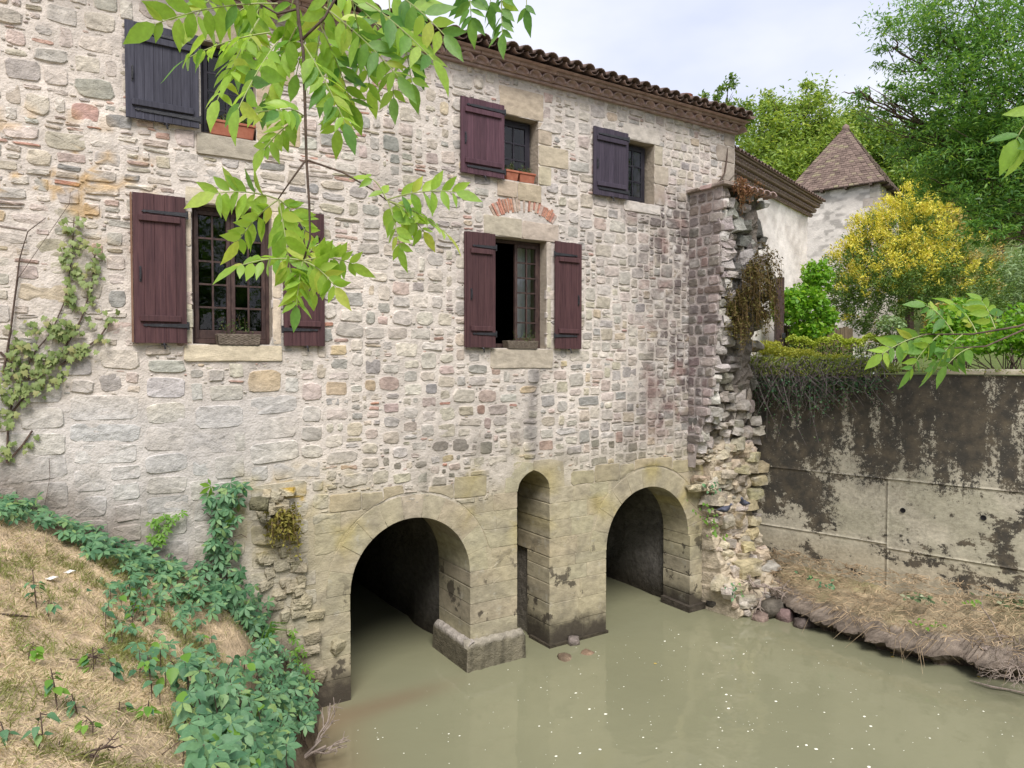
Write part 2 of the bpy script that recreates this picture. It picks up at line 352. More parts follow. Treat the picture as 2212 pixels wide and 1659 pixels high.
# ---- mortar face, a fine uneven sheet with real holes for the openings
xs = set(np.round(np.arange(-1.6, XR+.001, .05), 3)) | {XR}; zs = set(np.round(np.arange(-.35, ZT+.001, .05), 3)) | {ZT}
for a in OPEN.values(): xs |= {a[0], a[1]}; zs |= {a[2], a[3]}
xs = np.array(sorted(xs)); zs = np.array(sorted(zs))
GX, GZ = np.meshgrid(xs, zs, indexing='ij')
def in_hole(x, z):
    h = np.zeros(x.shape, bool)
    for (a, b, c, d) in OPEN.values(): h |= (x > a) & (x < b) & (z > c) & (z < d)
    for cx, zc, r, dp in ARCH:
        h |= (np.abs(x-cx) < r+.06) & (z < zc); h |= (np.hypot(x-cx, z-zc) < r+.06) & (z >= zc)
    h |= (x > SLOT[0]-.05) & (x < SLOT[1]+.05) & (z < SLOT[3]+.03)
    return h
gy = (-(fbm(GX*3.1, GZ*3.1, 8)-.5)*.03 - (fbm(GX*14, GZ*14, 12, 2)-.5)*.014)*(.25+.75*sm(2.4, 2.9, GZ)) - .002
fl = GX.ravel(); fz = GZ.ravel()
mc = np.tile(np.array([[.59, .535, .485]]), (fl.size, 1)); mc *= (.78+.34*fbm(fl*4, fz*4, 17))[:, None]; mc *= (1-.16*sm(.5, .7, fbm(fl*11, fz*11, 19)))[:, None]
mc = mixc(mc, (.42, .365, .26), sm(2.85, 2.45, fz+.5*(fbm(fl*1.7, fz*1.7, 2)-.5))*sm(2.0, 2.7, fl)*.8)
mc = facade_tint(mc, fl, fz, .75)
nz = len(zs); cxm = (GX[:-1, :-1]+GX[1:, 1:])/2; czm = (GZ[:-1, :-1]+GZ[1:, 1:])/2; hole = in_hole(cxm, czm)
Fm = [(i*nz+j, (i+1)*nz+j, (i+1)*nz+j+1, i*nz+j+1) for i in range(len(xs)-1) for j in range(nz-1) if not hole[i, j]]
obj('wall', np.c_[fl, gy.ravel(), fz].tolist(), Fm, M_MORTAR, mill, mc, True)

# ---- stone blocks
def prism(out, yf, yb, bev, dome=.0, M=None):
    "block from an outline (u, v): back ring, front ring set in by the worn edge, domed middle; d counts outwards"
    P = np.asarray(out, float); c = P.mean(0); n = len(P)
    dl = np.linalg.norm(c-P, axis=1, keepdims=True); inn = P + (c-P)/np.maximum(dl, 1e-6)*np.minimum(bev*(.7+.6*np.random.rand(n, 1)), dl*.45)
    M = M or (lambda u, v, d: (u, -d, v))
    V = [M(p[0], p[1], -yb) for p in P] + [M(p[0], p[1], max(yf-bev, -yb+.001)) for p in P] + [M(p[0], p[1], yf+random.uniform(-.003, .003)) for p in inn] + [M(c[0], c[1], yf+dome)]
    F = []
    for k in range(n):
        q = (k+1) % n
        F += [(k, q, n+q, n+k), (n+k, n+q, 2*n+q, 2*n+k), (2*n+k, 2*n+q, 3*n)]
    uv = np.vstack([P, P, inn, c[None]])
    return V, F, uv
def rect_out(x0, x1, z0, z1, j=.006, cham=.02, per=2):
    "near-rectangular outline, nicked at the corners and uneven along the sides"
    pts = []
    for (ax, az, bx, bz) in ((x0, z0, x1, z0), (x1, z0, x1, z1), (x1, z1, x0, z1), (x0, z1, x0, z0)):
        L_ = math.hypot(bx-ax, bz-az); c = min(cham*random.uniform(.4, 1.3), L_*.25)/L_
        for t in np.linspace(c, 1-c, per+1): pts.append((ax+(bx-ax)*t+random.uniform(-j, j), az+(bz-az)*t+random.uniform(-j, j)))
    return pts
def blob_out(cx, cz, w, h, e, rough, n=14):
    a = random.uniform(-.07, .07); ca, sa = math.cos(a), math.sin(a); pts = []
    for k in range(n):
        t = 2*PI*(k+.5)/n; c, s = math.cos(t), math.sin(t)
        r = 1+random.uniform(-rough, rough)
        u = math.copysign(abs(c)**(2/e), c)*w/2*r; v = math.copysign(abs(s)**(2/e), s)*h/2*r
        pts.append((cx+u*ca-v*sa, cz+u*sa+v*ca))
    return pts
OBST = [list(v) for v in OPEN.values()]
def push(pts, g=.008, rects=None, rings=True):
    r = []
    for x, z in pts:
        for a, b, c, d in (OBST if rects is None else rects):
            if a-g < x < b+g and c-g < z < d+g:
                m = min((x-a+g, 0), (b+g-x, 1), (z-c+g, 2), (d+g-z, 3))
                x, z = [(a-g, z), (b+g, z), (x, c-g), (x, d+g)][m[1]]
        if rings:
            for cx, zc, rr, dp in ARCH:
                RR = rr+RING+g; q = math.hypot(x-cx, z-zc)
                if z >= zc-.02 and q < RR: x, z = cx+(x-cx)*RR/max(q, 1e-3), zc+(z-zc)*RR/max(q, 1e-3)
        r.append((x, z))
    return r
RING = .36
def put_block(name, out, yf, depth, col, material=None, bev=.012, dome=.004, tint=.8, parent=None, M=None, plane=True):
    material = material or (M_PIER if max(q[1] for q in out) < 2.65 else M_ASHLAR)
    V, F, uv = prism(out, yf, depth, bev, dome, M)
    c = np.tile(np.asarray(col, float)[None], (len(V), 1)); c *= (.93+.14*np.random.rand(len(V), 1))
    if plane: c = facade_tint(c, uv[:, 0], uv[:, 1], tint)
    return obj(name, V, F, material, parent or mill, c, False)
def jit(c, s=.12):
    k = 1+random.uniform(-s, s); return [max(.02, q*k*(1+random.uniform(-.04, .04))) for q in c]
BUFF = (.40, .33, .235); PALE = (.52, .46, .36); GREYS = (.34, .31, .27)
def dressed(name, x0, x1, z0, z1, col=BUFF, yf=.014, depth=.30, j=.004, gap=.006):
    OBST.append([x0, x1, z0, z1])
    return put_block(name, rect_out(x0+gap, x1-gap, z0+gap, z1-gap, j), yf, depth, jit(col, .06), bev=.009, tint=.45)
# window surrounds
dressed('lintel', 1.27, 2.42, 6.42, 6.60, PALE); dressed('sill', 1.24, 2.37, 4.57, 4.77, (.52, .46, .36), .028)
for a, b in ((4.78, 5.35), (5.35, 5.9), (5.9, 6.42)): dressed('jamb_stone', 1.27, 1.34, a, b, PALE); dressed('jamb_stone', 2.25, 2.36, a, b, PALE)
dressed('lintel', 5.27, 5.95, 6.43, 6.73, (.40, .345, .285)); dressed('lintel', 5.95, 6.63, 6.43, 6.71, (.43, .37, .30)); dressed('sill', 5.38, 6.52, 4.47, 4.77, (.40, .36, .29), .022)
for a, b in ((4.78, 5.2), (5.2, 5.75), (5.75, 6.43)): dressed('jamb_stone', 6.40, 6.49, a, b, (.46, .40, .32))
dressed('lintel', 1.36, 2.2, 8.31, 8.58, BUFF); dressed('sill', 1.40, 2.13, 6.99, 7.24, (.30, .28, .235), .03)
for a, b, x in ((7.24, 7.62, 2.62), (7.62, 7.98, 2.33), (7.98, 8.31, 2.55)): dressed('jamb_stone', 2.08, x, a, b, BUFF)
dressed('lintel', 5.53, 6.34, 8.24, 8.66, (.41, .345, .25)); dressed('sill', 5.50, 5.86, 7.02, 7.27, BUFF, .02); dressed('sill', 5.86, 6.30, 7.0, 7.27, BUFF, .02)
for a, b, x in ((7.28, 7.58, 6.49), (7.58, 7.90, 6.82), (7.90, 8.24, 6.50)): dressed('jamb_stone', 6.24, x, a, b, (.42, .36, .26))
dressed('lintel', 7.93, 8.78, 8.28, 8.54, (.50, .46, .42)); dressed('sill', 7.96, 8.80, 7.09, 7.26, (.56, .52, .48), .02)
for a, b, x in ((7.27, 7.62, 8.90), (7.62, 7.95, 8.99), (7.95, 8.28, 8.85)): dressed('jamb_stone', 8.65, x, a, b, (.40, .35, .28))
zq = 7.62
for k, (h, wd) in enumerate(((.30, .62), (.34, .34), (.30, .5), (.24, .3))):
    dressed('quoin', XR-wd, XR, zq, zq+h, (.33, .28, .23), .012); zq += h
# brick relieving arch over the middle window
for k in range(27):
    a = -36+72*(k+.5)/27+random.uniform(-.3, .3); 
    if 12 <= k <= 14 and k != 13: continue
    a0, a1 = R(a-1.0), R(a+1.0); r0 = .87+random.uniform(-.02, .02)+(.03 if k > 16 else 0); r1 = 1.08+random.uniform(-.03, .02)
    pts = [(5.98+r*math.sin(t), 5.98+r*math.cos(t)) for r, t in ((r0, a0), (r0, a1), (r1, a1), (r1, a0))]
    o = put_block('brick', [tuple(q) for q in pts], .012+random.uniform(-.006, .006), .08, jit((.40, .19, .13) if random.random() < .75 else (.44, .33, .27), .15), M_STONE, .004, 0, .35)
OBST += [[5.36, 5.62, 6.66, 6.98], [5.6, 6.36, 6.74, 7.10], [6.34, 6.6, 6.66, 6.98]]

# ---- dressed arches and piers
ASH = (.395, .35, .265)
for cx, zc, r, dp in ARCH:
    nv = 11
    for k in range(nv):
        a0 = PI*k/nv+.0025; a1 = PI*(k+1)/nv-.0025; ro = r+RING-.004+random.uniform(-.05, .0)
        ts = np.linspace(a0, a1, 4)
        out = [(cx+r*math.cos(t), zc+r*math.sin(t)) for t in ts] + [(cx+ro*math.cos(t), zc+ro*math.sin(t)) for t in ts[::-1]]
        put_block('voussoir', out, .008+random.uniform(-.002, .002), dp, jit(ASH, .05), bev=.004, dome=.002)
def courses(x0, x1, zl, nsplit, depth, yf=.012, ragged=0):
    for a, b in zip(zl[:-1], zl[1:]):
        k = nsplit if isinstance(nsplit, int) else random.choice(nsplit)
        cut = [x0+(random.uniform(-ragged, ragged) if ragged else 0)] + [x0+(x1-x0)*(i+random.uniform(-.2, .2))/k for i in range(1, k)] + [x1]
        for u, v in zip(cut[:-1], cut[1:]):
            OBST.append([u, v, a, b]); put_block('ashlar_block', rect_out(u+.003, v-.003, a+.003, b-.003, .002, .012), yf-.004+random.uniform(-.002, .003), depth, jit(ASH, .08), bev=.005, dome=.003)
zl = [-.35, .06, .40, .70, 1.0, 1.27, 1.5]
courses(2.80, 3.225, zl, 1, 1.0, ragged=.06)
courses(5.035, 5.86, [-.35, .06, .36, .72, 1.02, 1.27, 1.5], (1, 2), 1.0)
courses(6.46, 7.62, [-.35, .1, .42, .76, 1.08, 1.32, 1.5], (2, 2, 3), .62)
courses(9.54, 9.86, [-.35, .05, .38, .72, 1.0, 1.25, 1.46], 1, .62, .05)
SP = [[SLOT[0], SLOT[1], 0, SLOT[2]]]
# slot head: two stones cut to a point
hx = (SLOT[0]+SLOT[1])/2
for s in (-1, 1):
    arc = [(hx+s*.30*(math.cos(t)-math.cos(1.12))/(1-math.cos(1.12)), SLOT[2]+(SLOT[3]-SLOT[2])*math.sin(t)/math.sin(1.12)) for t in np.linspace(0.0, 1.119, 7)]
    out = [(hx+s*(.52 if s < 0 else .60), SLOT[2]+.003)] + arc + [(hx+s*.003, 3.02 if s < 0 else 3.05), (hx+s*.30, 3.06), (hx+s*(.50 if s < 0 else .57), 3.0)]
    put_block('slot_head', out if s < 0 else out[::-1], .008, .9, jit(ASH, .05), M_PIER, bev=.004); 
OBST.append([hx-.66, hx+.66, SLOT[2], 3.08])
zs2 = [1.5, 1.80, 2.08, 2.35, 2.60]
for a, b in zip(zs2[:-1], zs2[1:]):
    for (p, q) in ((2.75, SLOT[0]), (SLOT[1], 9.95)):
        x = p
        while x < q-.02:
            wd = random.uniform(.32, .62); x2 = q if q-x < wd+.2 else x+wd
            if in_hole(np.array([(x+x2)/2]), np.array([(a+b)/2]))[0] or any(math.hypot((x+x2)/2-c[0], (a+b)/2-c[1]) < c[2]+RING-.02 for c in ARCH): x = x2; continue
            o_ = push(rect_out(x+.003, x2-.003, a+.003, b-.003, .003, .012, 4), .006, [], True)
            if len(set((round(u, 3), round(v, 3)) for u, v in o_)) > 5:
                ar = abs(sum(o_[i][0]*o_[(i+1) % len(o_)][1]-o_[(i+1) % len(o_)][0]*o_[i][1] for i in range(len(o_))))/2
                if ar > .012: put_block('ashlar_block', o_, .008+random.uniform(-.002, .002), .9 if x2 == SLOT[0] or x == SLOT[1] else .12, jit(ASH, .09), bev=.005, dome=.002)
            x = x2
# upper ragged course over the arches
x = 2.95
while x < 9.7:
    wd = random.uniform(.3, .6); h = random.uniform(.20, .32); x2 = x+wd; zb = 2.60
    xc = (x+x2)/2
    if abs(xc-hx) < .66+wd/2: x = max(x2-wd*.5, x+.1); continue
    top = zb+h
    o_ = push(rect_out(x+.006, x2-.006, zb+.006, top, .008, .025, 3), .006, [], True)
    ar = abs(sum(o_[i][0]*o_[(i+1) % len(o_)][1]-o_[(i+1) % len(o_)][0]*o_[i][1] for i in range(len(o_))))/2
    if ar > .02: put_block('ashlar_block', o_, .012, .1, jit((.35, .30, .21), .12), bev=.01, dome=.004); OBST.append([x, x2, zb, top])
    x = x2
OBST.append([2.78, 9.88, -1, 2.52]); OBST.append([SLOT[0]-.35, SLOT[1]+.35, 2.3, SLOT[2]+.02])
# plinth of the pier between the left arch and the slot, and footings
def plinth(x0, x1, yb, z0, z1, pr):
    mb = MB(); n = 14
    prof = [(-pr, z0), (-pr-.02, z0+.12), (-pr, z1-.09), (-pr+.03, z1-.03), (-pr+.08, z1), (.02, z1+.012)]
    for i in range(n):
        u = x0+(x1-x0)*i/(n-1)
        for (y, z) in prof: q = random.uniform(.6, 1.5); mb.V.append((u, y+random.uniform(-.02, .02), z+random.uniform(-.02, .02))); mb.C.append((.125*q, .112*q, .08*q) if z < z1-.05 else (.27, .245, .20))
    m = len(prof)
    for i in range(n-1):
        for k in range(m-1): mb.F.append((i*m+k, (i+1)*m+k, (i+1)*m+k+1, i*m+k+1))
    mb.F.append(tuple(range(m))); mb.F.append(tuple((n-1)*m+k for k in range(m))[::-1])
    # return side into the arch
    b = len(mb.V); n2 = 12
    for i in range(n2):
        y = -pr+(yb+pr)*i/(n2-1)
        for (o_, z) in prof: mb.V.append((x0+o_+pr-.0, y, z+random.uniform(-.012, .012))); mb.C.append((.10, .088, .062) if z < z1-.05 else (.33, .30, .27))
    for i in range(n2-1):
        for k in range(m-1): mb.F.append((b+i*m+k, b+i*m+k+1, b+(i+1)*m+k+1, b+(i+1)*m+k))
    return mb.build('plinth', M_ROCK, mill, True)
plinth(4.93, 5.93, 1.0, -.3, .50, .11)
fb = MB(); fb.box(9.45, 9.92, -.10, .6, -.35, .20, (.06, .05, .04), .02); fb.build('footing', M_ROCK, mill)
fb = MB(); fb.box(6.42, 7.63, -.05, .5, -.35, .13, (.06, .05, .036), .02); fb.build('footing', M_ROCK, mill)
# tunnels behind the dressed reveals
for i, (cx, zc, r, dp) in enumerate(ARCH):
    mb = MB(); rr = r+.10; ny = 16; prof = [(cx-rr, -.6), (cx-rr, .2), (cx-rr, .8), (cx-rr, zc)] + [(cx-rr*math.cos(t), zc+rr*math.sin(t)) for t in np.linspace(.25, PI-.25, 9)] + [(cx+rr, zc), (cx+rr, .8), (cx+rr, .2), (cx+rr, -.6)]
    m = len(prof)
    for a in range(ny):
        y = dp-.02+(6.6-dp)*a/(ny-1)
        for (x, z) in prof:
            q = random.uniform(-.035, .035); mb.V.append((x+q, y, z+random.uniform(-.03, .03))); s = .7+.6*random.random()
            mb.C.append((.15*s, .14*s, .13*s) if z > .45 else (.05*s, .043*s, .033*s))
    for a in range(ny-1):
        for k in range(m-1): mb.F.append((a*m+k, a*m+k+1, (a+1)*m+k+1, (a+1)*m+k))
    mb.F.append(tuple((ny-1)*m+k for k in range(m)))
    mb.F.append(tuple([(ny-1)*m, (ny-1)*m+m-1, (ny-1)*m+m-2])); mb.build('tunnel', M_ROCK, mill)
mb = MB(); prof = [(SLOT[0]-.06, -.6), (SLOT[0]-.06, SLOT[3]+.1), (hx, SLOT[3]+.14), (SLOT[1]+.06, SLOT[3]+.1), (SLOT[1]+.06, -.6)]; m = 5
for a, y in enumerate((.08, 1.4, 2.4, 3.6)):
    for x, z in prof: mb.V.append((x+random.uniform(-.03, .03), y, z)); mb.C.append((.2, .18, .15))
for a in range(3):
    for k in range(4): mb.F.append((a*m+k, a*m+k+1, (a+1)*m+k+1, (a+1)*m+k))
mb.F.append((15, 16, 17, 18, 19)); mb.build('tunnel', M_ROCK, mill)

# ---- rubble
def sizes(x, z):
    q = random.random(); U = random.uniform
    if x < 2.7 and z < 4.2: return (U(.35, .7), U(.2, .33))
    if x < 1.3 and z > 7.0: return (U(.26, .44), U(.18, .28)) if q < .55 else (U(.12, .25), U(.05, .11))
    if x < 3.2 and z > 5.8: return (U(.24, .42), U(.13, .22)) if q < .32 else (U(.14, .36), U(.05, .10))
    if x < 3.2: return (U(.25, .48), U(.16, .26)) if q < .6 else (U(.14, .3), U(.06, .13))
    if x > 8.7: return (U(.14, .25), U(.12, .17))
    if x > 7.0 and z < 5.4: return (U(.17, .34), U(.13, .21)) if q < .85 else (U(.12, .25), U(.04, .08))
    if q < .46: return (U(.23, .40), U(.16, .25))
    if q < .80: return (U(.14, .28), U(.09, .17))
    return (U(.12, .28), U(.04, .07))
def pack(x0, x1, z0, z1, fn, minw=.09):
    sk = [[x0, x1, z0]]; res = []
    while True:
        i = min(range(len(sk)), key=lambda k: sk[k][2]); a, b, z = sk[i]
        if z >= z1: return res
        L_ = b-a
        nb = [sk[k][2] for k in (i-1, i+1) if 0 <= k < len(sk)]
        if L_ < minw*.8 and nb and min(nb)-z < .5:
            t = min(nb); 
            if t-z > .03: res.append((a, b, z, t))
            sk[i][2] = t
        else:
            wd, h = fn(a, z)
            if L_ < wd*1.35: wd = L_
            elif L_-wd < minw: wd = L_-minw*1.2 if L_-minw*1.2 > minw else L_
            if wd < .12: h = min(h, .12)
            t = z+h
            for q in nb:
                if abs(q-t) < .035: t = q
            t = min(t, z1+.02)
            if random.random() < .5: res.append((a, a+wd, z, t)); new = [[a, a+wd, t]] + ([[a+wd, b, z]] if b-a-wd > 1e-6 else [])
            else: res.append((b-wd, b, z, t)); new = ([[a, b-wd, z]] if b-a-wd > 1e-6 else []) + [[b-wd, b, t]]
            sk[i:i+1] = new
        j = 0
        while j < len(sk)-1:
            if abs(sk[j][2]-sk[j+1][2]) < 1e-6: sk[j][1] = sk[j+1][1]; sk.pop(j+1)
            else: j += 1
PAL = [((.37, .33, .26), 6), ((.34, .32, .285), 7), ((.38, .315, .28), 3), ((.44, .40, .345), 4), ((.26, .25, .235), 4), ((.39, .31, .20), 1), ((.33, .225, .19), 1)]
PB = [p for p, k in PAL for _ in range(k)]
rub = []
for (a, b, c, d) in pack(-1.5, XR-.02, .9, ZT, sizes):
    x = (a+b)/2; z = (c+d)/2; wd = b-a; h = d-c
    if any(o[0]-.01 < x < o[1]+.01 and o[2]-.01 < z < o[3]+.01 for o in OBST): continue
    big_left = x < 2.7 and z < 4.3
    if z < bank_h(x, 0.0)-.3 and x < 2.9: continue
    thin = h < .07
    joint = random.uniform(.006, .018) if x > 7 or big_left else random.uniform(.014, .034)
    if h < .09: joint = min(joint, .012)
    e = random.uniform(2.6, 6.5) if (x < 7 and not big_left) else random.uniform(4.0, 8)
    k_ = random.uniform(.86, 1.0) if x < 7 else random.uniform(.93, 1.0)
    out = blob_out(x+random.uniform(-.01, .01), z+random.uniform(-.006, .006), (wd-joint*1.2)*k_, (h-joint*1.1)*k_, e, .075 if not big_left else .03, random.choice((10, 11, 12, 13)))
    out = push(out)
    col = random.choice(PB)
    if thin: col = random.choice([(.36, .19, .14), (.31, .20, .165), (.26, .22, .19), (.33, .29, .22), (.30, .27, .23)])
    if 2.75 < z < 3.5 and 3.3 < x < 5.5 and random.random() < .5 : col = (.16, .145, .125)
    if x > 6.6 and 2.6 < z < 3.6 and random.random() < .22: col = (.17, .155, .13)
    if big_left: col = random.choice([(.42, .40, .37), (.40, .37, .32), (.36, .35, .34), (.44, .39, .30)])
    pr = random.uniform(.001, .014) if not big_left else random.uniform(-.001, .007)
    sm_ = random.random()**1.25*.85 if not big_left else random.uniform(.3, .7)
    V, F, uv = prism(out, pr+.006, .04, random.uniform(.008, .022), random.uniform(-.004, .006))
    V = [(a_, b_+random.uniform(-.004, .004), c_) for a_, b_, c_ in V]; n_ = len(out)
    base_ = np.array(jit(col, .15)); mo_ = np.array((.56, .51, .465)); base_ = base_*(1-sm_*.75)+mo_*sm_*.75
    cc = np.tile(base_[None], (len(V), 1))*(.88+.24*np.random.rand(len(V), 1)); cc[:2*n_] = cc[:2*n_]*.35+mo_*.65
    cc = facade_tint(cc, uv[:, 0], uv[:, 1], 1.0)
    vis = x > -.55 and (x > .2 or z < 8.4)
    dist = math.hypot(x, 9)
    rub.append((wd*h/dist**2 if vis else 0, V, F, cc))
# chips and galets pushed into the wide joints
RS = .012; occ = np.zeros((int(12.4/RS), int(9.2/RS)), bool)
def cells(a, b, c, d): return slice(max(0, int((a+1.6)/RS)), max(0, int((b+1.6)/RS)+1)), slice(max(0, int(c/RS)), max(0, int(d/RS)+1))
for a, b, c, d in OBST: occ[cells(a, b, c, d)] = True
for q in rub:
    n_ = (len(q[1])-1)//3
    for p_ in [q[1][:n_]]:
        xx = [v[0] for v in p_]; zz_ = [v[2] for v in p_]; occ[cells(min(xx)+.006, max(xx)-.006, min(zz_)+.004, max(zz_)-.004)] = True
nch = 0
for k in range(26000):
    x = random.uniform(-.6, XR-.1); z = random.uniform(2.6, 8.75); wd = random.uniform(.022, .10); h = random.uniform(.014, .034)
    if x < 2.6 and z < 4.2: continue
    s1, s2 = cells(x-wd/2, x+wd/2, z-h/2, z+h/2); blk = occ[s1, s2]
    if blk.size == 0 or blk.mean() > .12 or in_hole(np.array([x]), np.array([z]))[0]: continue
    occ[s1, s2] = True; nch += 1
    V, F, uv = prism(blob_out(x, z, wd, h, 3, .12, 7), random.uniform(.004, .014), .02, .005, .002)
    base_ = np.array(jit(random.choice(PB+[(.36, .20, .15), (.24, .22, .2)]), .2))*.7+mo_*.3
    cc = facade_tint(np.tile(base_[None], (len(V), 1)), uv[:, 0], uv[:, 1], 1.0); rub.append((0, V, F, cc))
    if nch > 1500: break
rub.sort(key=lambda q: -q[0])
for q in rub[:285]: obj('stone', q[1], q[2], M_STONE, mill, q[3], False)
mb = MB()
for q in rub[285:]: mb.add(q[1], q[2], q[3])
mb.build('rubble_stones', M_STONE, mill, False, 'stuff')

# ---- inside of the openings, rooms, the far walls
for k, (a, b, c, d) in OPEN.items():
    V = []; 
    for y in (-.005, .5): V += [(a, y, c), (b, y, c), (b, y, d), (a, y, d)]
    obj('reveal', V, [(0, 1, 5, 4), (1, 2, 6, 5), (2, 3, 7, 6), (3, 0, 4, 7)], M_PLASTER, mill, [(.36, .31, .25)]*8)
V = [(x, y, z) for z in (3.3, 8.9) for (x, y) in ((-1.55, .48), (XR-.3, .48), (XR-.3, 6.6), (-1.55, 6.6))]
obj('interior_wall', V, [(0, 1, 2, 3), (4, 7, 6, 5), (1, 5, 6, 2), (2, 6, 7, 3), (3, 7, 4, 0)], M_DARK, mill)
mb = MB(); g = (.42, .37, .33)
mb.add([(XR, .0, -.4), (XR, 7, -.4), (XR, 7, 9.0), (XR, 3.5, 9.9), (XR, 0, 8.8)], [(0, 1, 2, 3, 4)], g)
mb.add([(-1.6, .0, -.4), (-1.6, 7, -.4), (-1.6, 7, 9.0), (-1.6, 3.5, 9.9), (-1.6, 0, 8.8)], [(4, 3, 2, 1, 0)], g)
mb.add([(-1.6, 7, -.4), (XR, 7, -.4), (XR, 7, 9.0), (-1.6, 7, 9.0)], [(0, 1, 2, 3)], g)
mb.build('gable_wall', M_PLASTER, mill)

# ---- shutters
def shutter(x0, x1, z0, z1, mt, n, hinge, label, handle=True, edge=None, deep=0.0):
    y0 = -.045-deep; sh = MB(); sh.box(x0+.01, x1-.01, y0-.012, y0, z0+.01, z1-.01)
    s = sh.build('shutter', mt, mill, label=label)
    w_ = (x1-x0)/n
    for k in range(n):
        p = MB(); p.box(x0+k*w_+.001, x0+(k+1)*w_-.001, y0-.036, y0-.006, z0+random.uniform(-.004, .004), z1+random.uniform(-.004, .004)); p.build('plank', mt, s, bevel=.0018)
    if edge: p = MB(); p.box(x0-.022, x0-.003, y0-.03, y0+.012, z0+.005, z1-.005); p.build('edge_strip', edge, s, bevel=.003)
    H = z1-z0
    for zz, sg in ((z1-.165*H, 1), (z0+.165*H, -1)):
        p = MB(); p.box(x0+.06, x1-.06, y0-.064, y0-.034, zz-.035, zz+.035); p.build('batten', mt, s, bevel=.005)
        zs_ = zz+sg*.075; a, b = (x0+.09, x1+.015) if hinge > 0 else (x1-.09, x0-.015)
        p = MB(); q = abs(b-a); d = 1 if b > a else -1
        prof = [(0, .004), (.03, .016), (.05, .008), (.08, .015), (q*.6, .018), (q, .024)]
        V = []; F = []
        for (t, hh) in prof:
            for (yy, sgn) in ((y0-.036, -1), (y0-.036, 1), (y0-.048, 1), (y0-.048, -1)): V.append((a+d*t, yy, zs_+sgn*hh))
        for i in range(len(prof)-1):
            for k in range(4): F.append((i*4+k, i*4+(k+1) % 4, (i+1)*4+(k+1) % 4, (i+1)*4+k))
        F += [(0, 1, 2, 3), (23, 22, 21, 20)]
        p.add(V, F); p.tube([(b, y0-.03, zs_-.045), (b, y0-.03, zs_+.045)], .014, 8); p.build('hinge', M_IRON, s)
    if handle:
        hx_ = x0+.07 if hinge > 0 else x1-.07; hz = z0+.46*H
        p = MB(); p.tube([(hx_, y0-.034, hz+.07), (hx_, y0-.062, hz+.06), (hx_+.004, y0-.066, hz), (hx_, y0-.062, hz-.06), (hx_, y0-.034, hz-.07)], .006, 6)
        p.box(hx_-.010, hx_+.010, y0-.042, y0-.036, hz-.085, hz+.085); p.build('handle', M_IRON, s)
        p = MB(); xm = (x0+x1)/2+.03; p.tube([(xm, y0-.03, z0-.0), (xm, y0-.055, z0-.025), (xm+.01, y0-.05, z0-.07)], .010, 6); p.tube([(xm-.03, y0-.02, z0-.015), (xm+.03, y0-.02, z0-.015)], .008, 5); p.build('catch', M_IRON, s)
    return s
shutter(.73, 1.27, 4.78, 6.45, M_RED, 5, 1, 'burgundy left shutter of the large ground floor window', edge=M_EDGE)
shutter(2.37, 2.885, 4.77, 6.44, M_RED, 5, -1, 'burgundy right shutter behind hanging leaves')
shutter(4.95, 5.43, 4.78, 6.44, M_RED, 5, 1, 'burgundy left shutter of the half open window', edge=M_RED)
shutter(6.515, 7.03, 4.78, 6.44, M_RED, 5, -1, 'burgundy right shutter of the half open window')
shutter(.68, 1.43, 7.26, 8.32, M_SLATE, 8, 1, 'slate blue shutter at upper left')
shutter(4.86, 5.585, 7.26, 8.33, M_RED2, 7, 1, 'plum shutter under the eaves')
shutter(7.27, 8.0, 7.26, 8.34, M_SLATE2, 7, 1, 'violet black shutter at upper right')

# ---- windows
def window(a, b, c, d, leaves, y, mt, sill_rail=.10, label=None):
    fw = .045; f = MB()
    f.box(a, a+fw, y, y+.06, c, d); f.box(b-fw, b, y, y+.06, c, d); f.box(a+fw, b-fw, y, y+.06, d-fw, d); f.box(a+fw, b-fw, y-.01, y+.06, c, c+fw*1.3)
    W_ = f.build('window', mt, mill, bevel=.004, label=label)
    n = len(leaves); x = a+fw; lw = (b-a-2*fw)/n
    for i, lf in enumerate(leaves):
        x0 = x+i*lw; x1 = x0+lw
        if lf is None: continue
        cols, rows = lf; st = .05; z0 = c+fw*1.3; z1 = d-fw; s = MB(); ys = y-.012
        s.box(x0+.002, x0+st, ys, ys+.045, z0, z1); s.box(x1-st, x1-.002, ys, ys+.045, z0, z1); s.box(x0+st, x1-st, ys, ys+.045, z1-st, z1); s.box(x0+st, x1-st, ys, ys+.045, z0, z0+sill_rail)
        s.build('sash', mt, W_, bevel=.004)
        px0, px1, pz0, pz1 = x0+st, x1-st, z0+sill_rail, z1-st; bw = .011
        cw = (px1-px0)/cols; rh = (pz1-pz0)/rows
        for k in range(1, cols): g = MB(); g.box(px0+k*cw-bw, px0+k*cw+bw, ys+.004, ys+.035, pz0, pz1); g.build('glazing_bar', mt, W_)
        for k in range(1, rows): g = MB(); g.box(px0, px1, ys+.006, ys+.033, pz0+k*rh-bw, pz0+k*rh+bw); g.build('glazing_bar', mt, W_)
        for u in range(cols):
            for v in range(rows):
                t = [random.uniform(-.004, .004) for _ in range(4)]; g = MB()
                X0, X1, Z0, Z1 = px0+u*cw+bw*.9, px0+(u+1)*cw-bw*.9, pz0+v*rh+bw*.9, pz0+(v+1)*rh-bw*.9
                yy = ys+.016
                g.add([(X0, yy+t[0], Z0), (X1, yy+t[1], Z0), (X1, yy+t[2], Z1), (X0, yy+t[0]+t[2]-t[1], Z1)], [(0, 1, 2, 3)]); g.build('pane', M_GLASS, W_)
    return W_
window(1.34, 2.25, 4.79, 6.41, [(2, 5), (2, 5)], .14, M_FRAME)
window(5.44, 6.40, 4.79, 6.42, [None, (2, 6)], .17, M_FRAME)
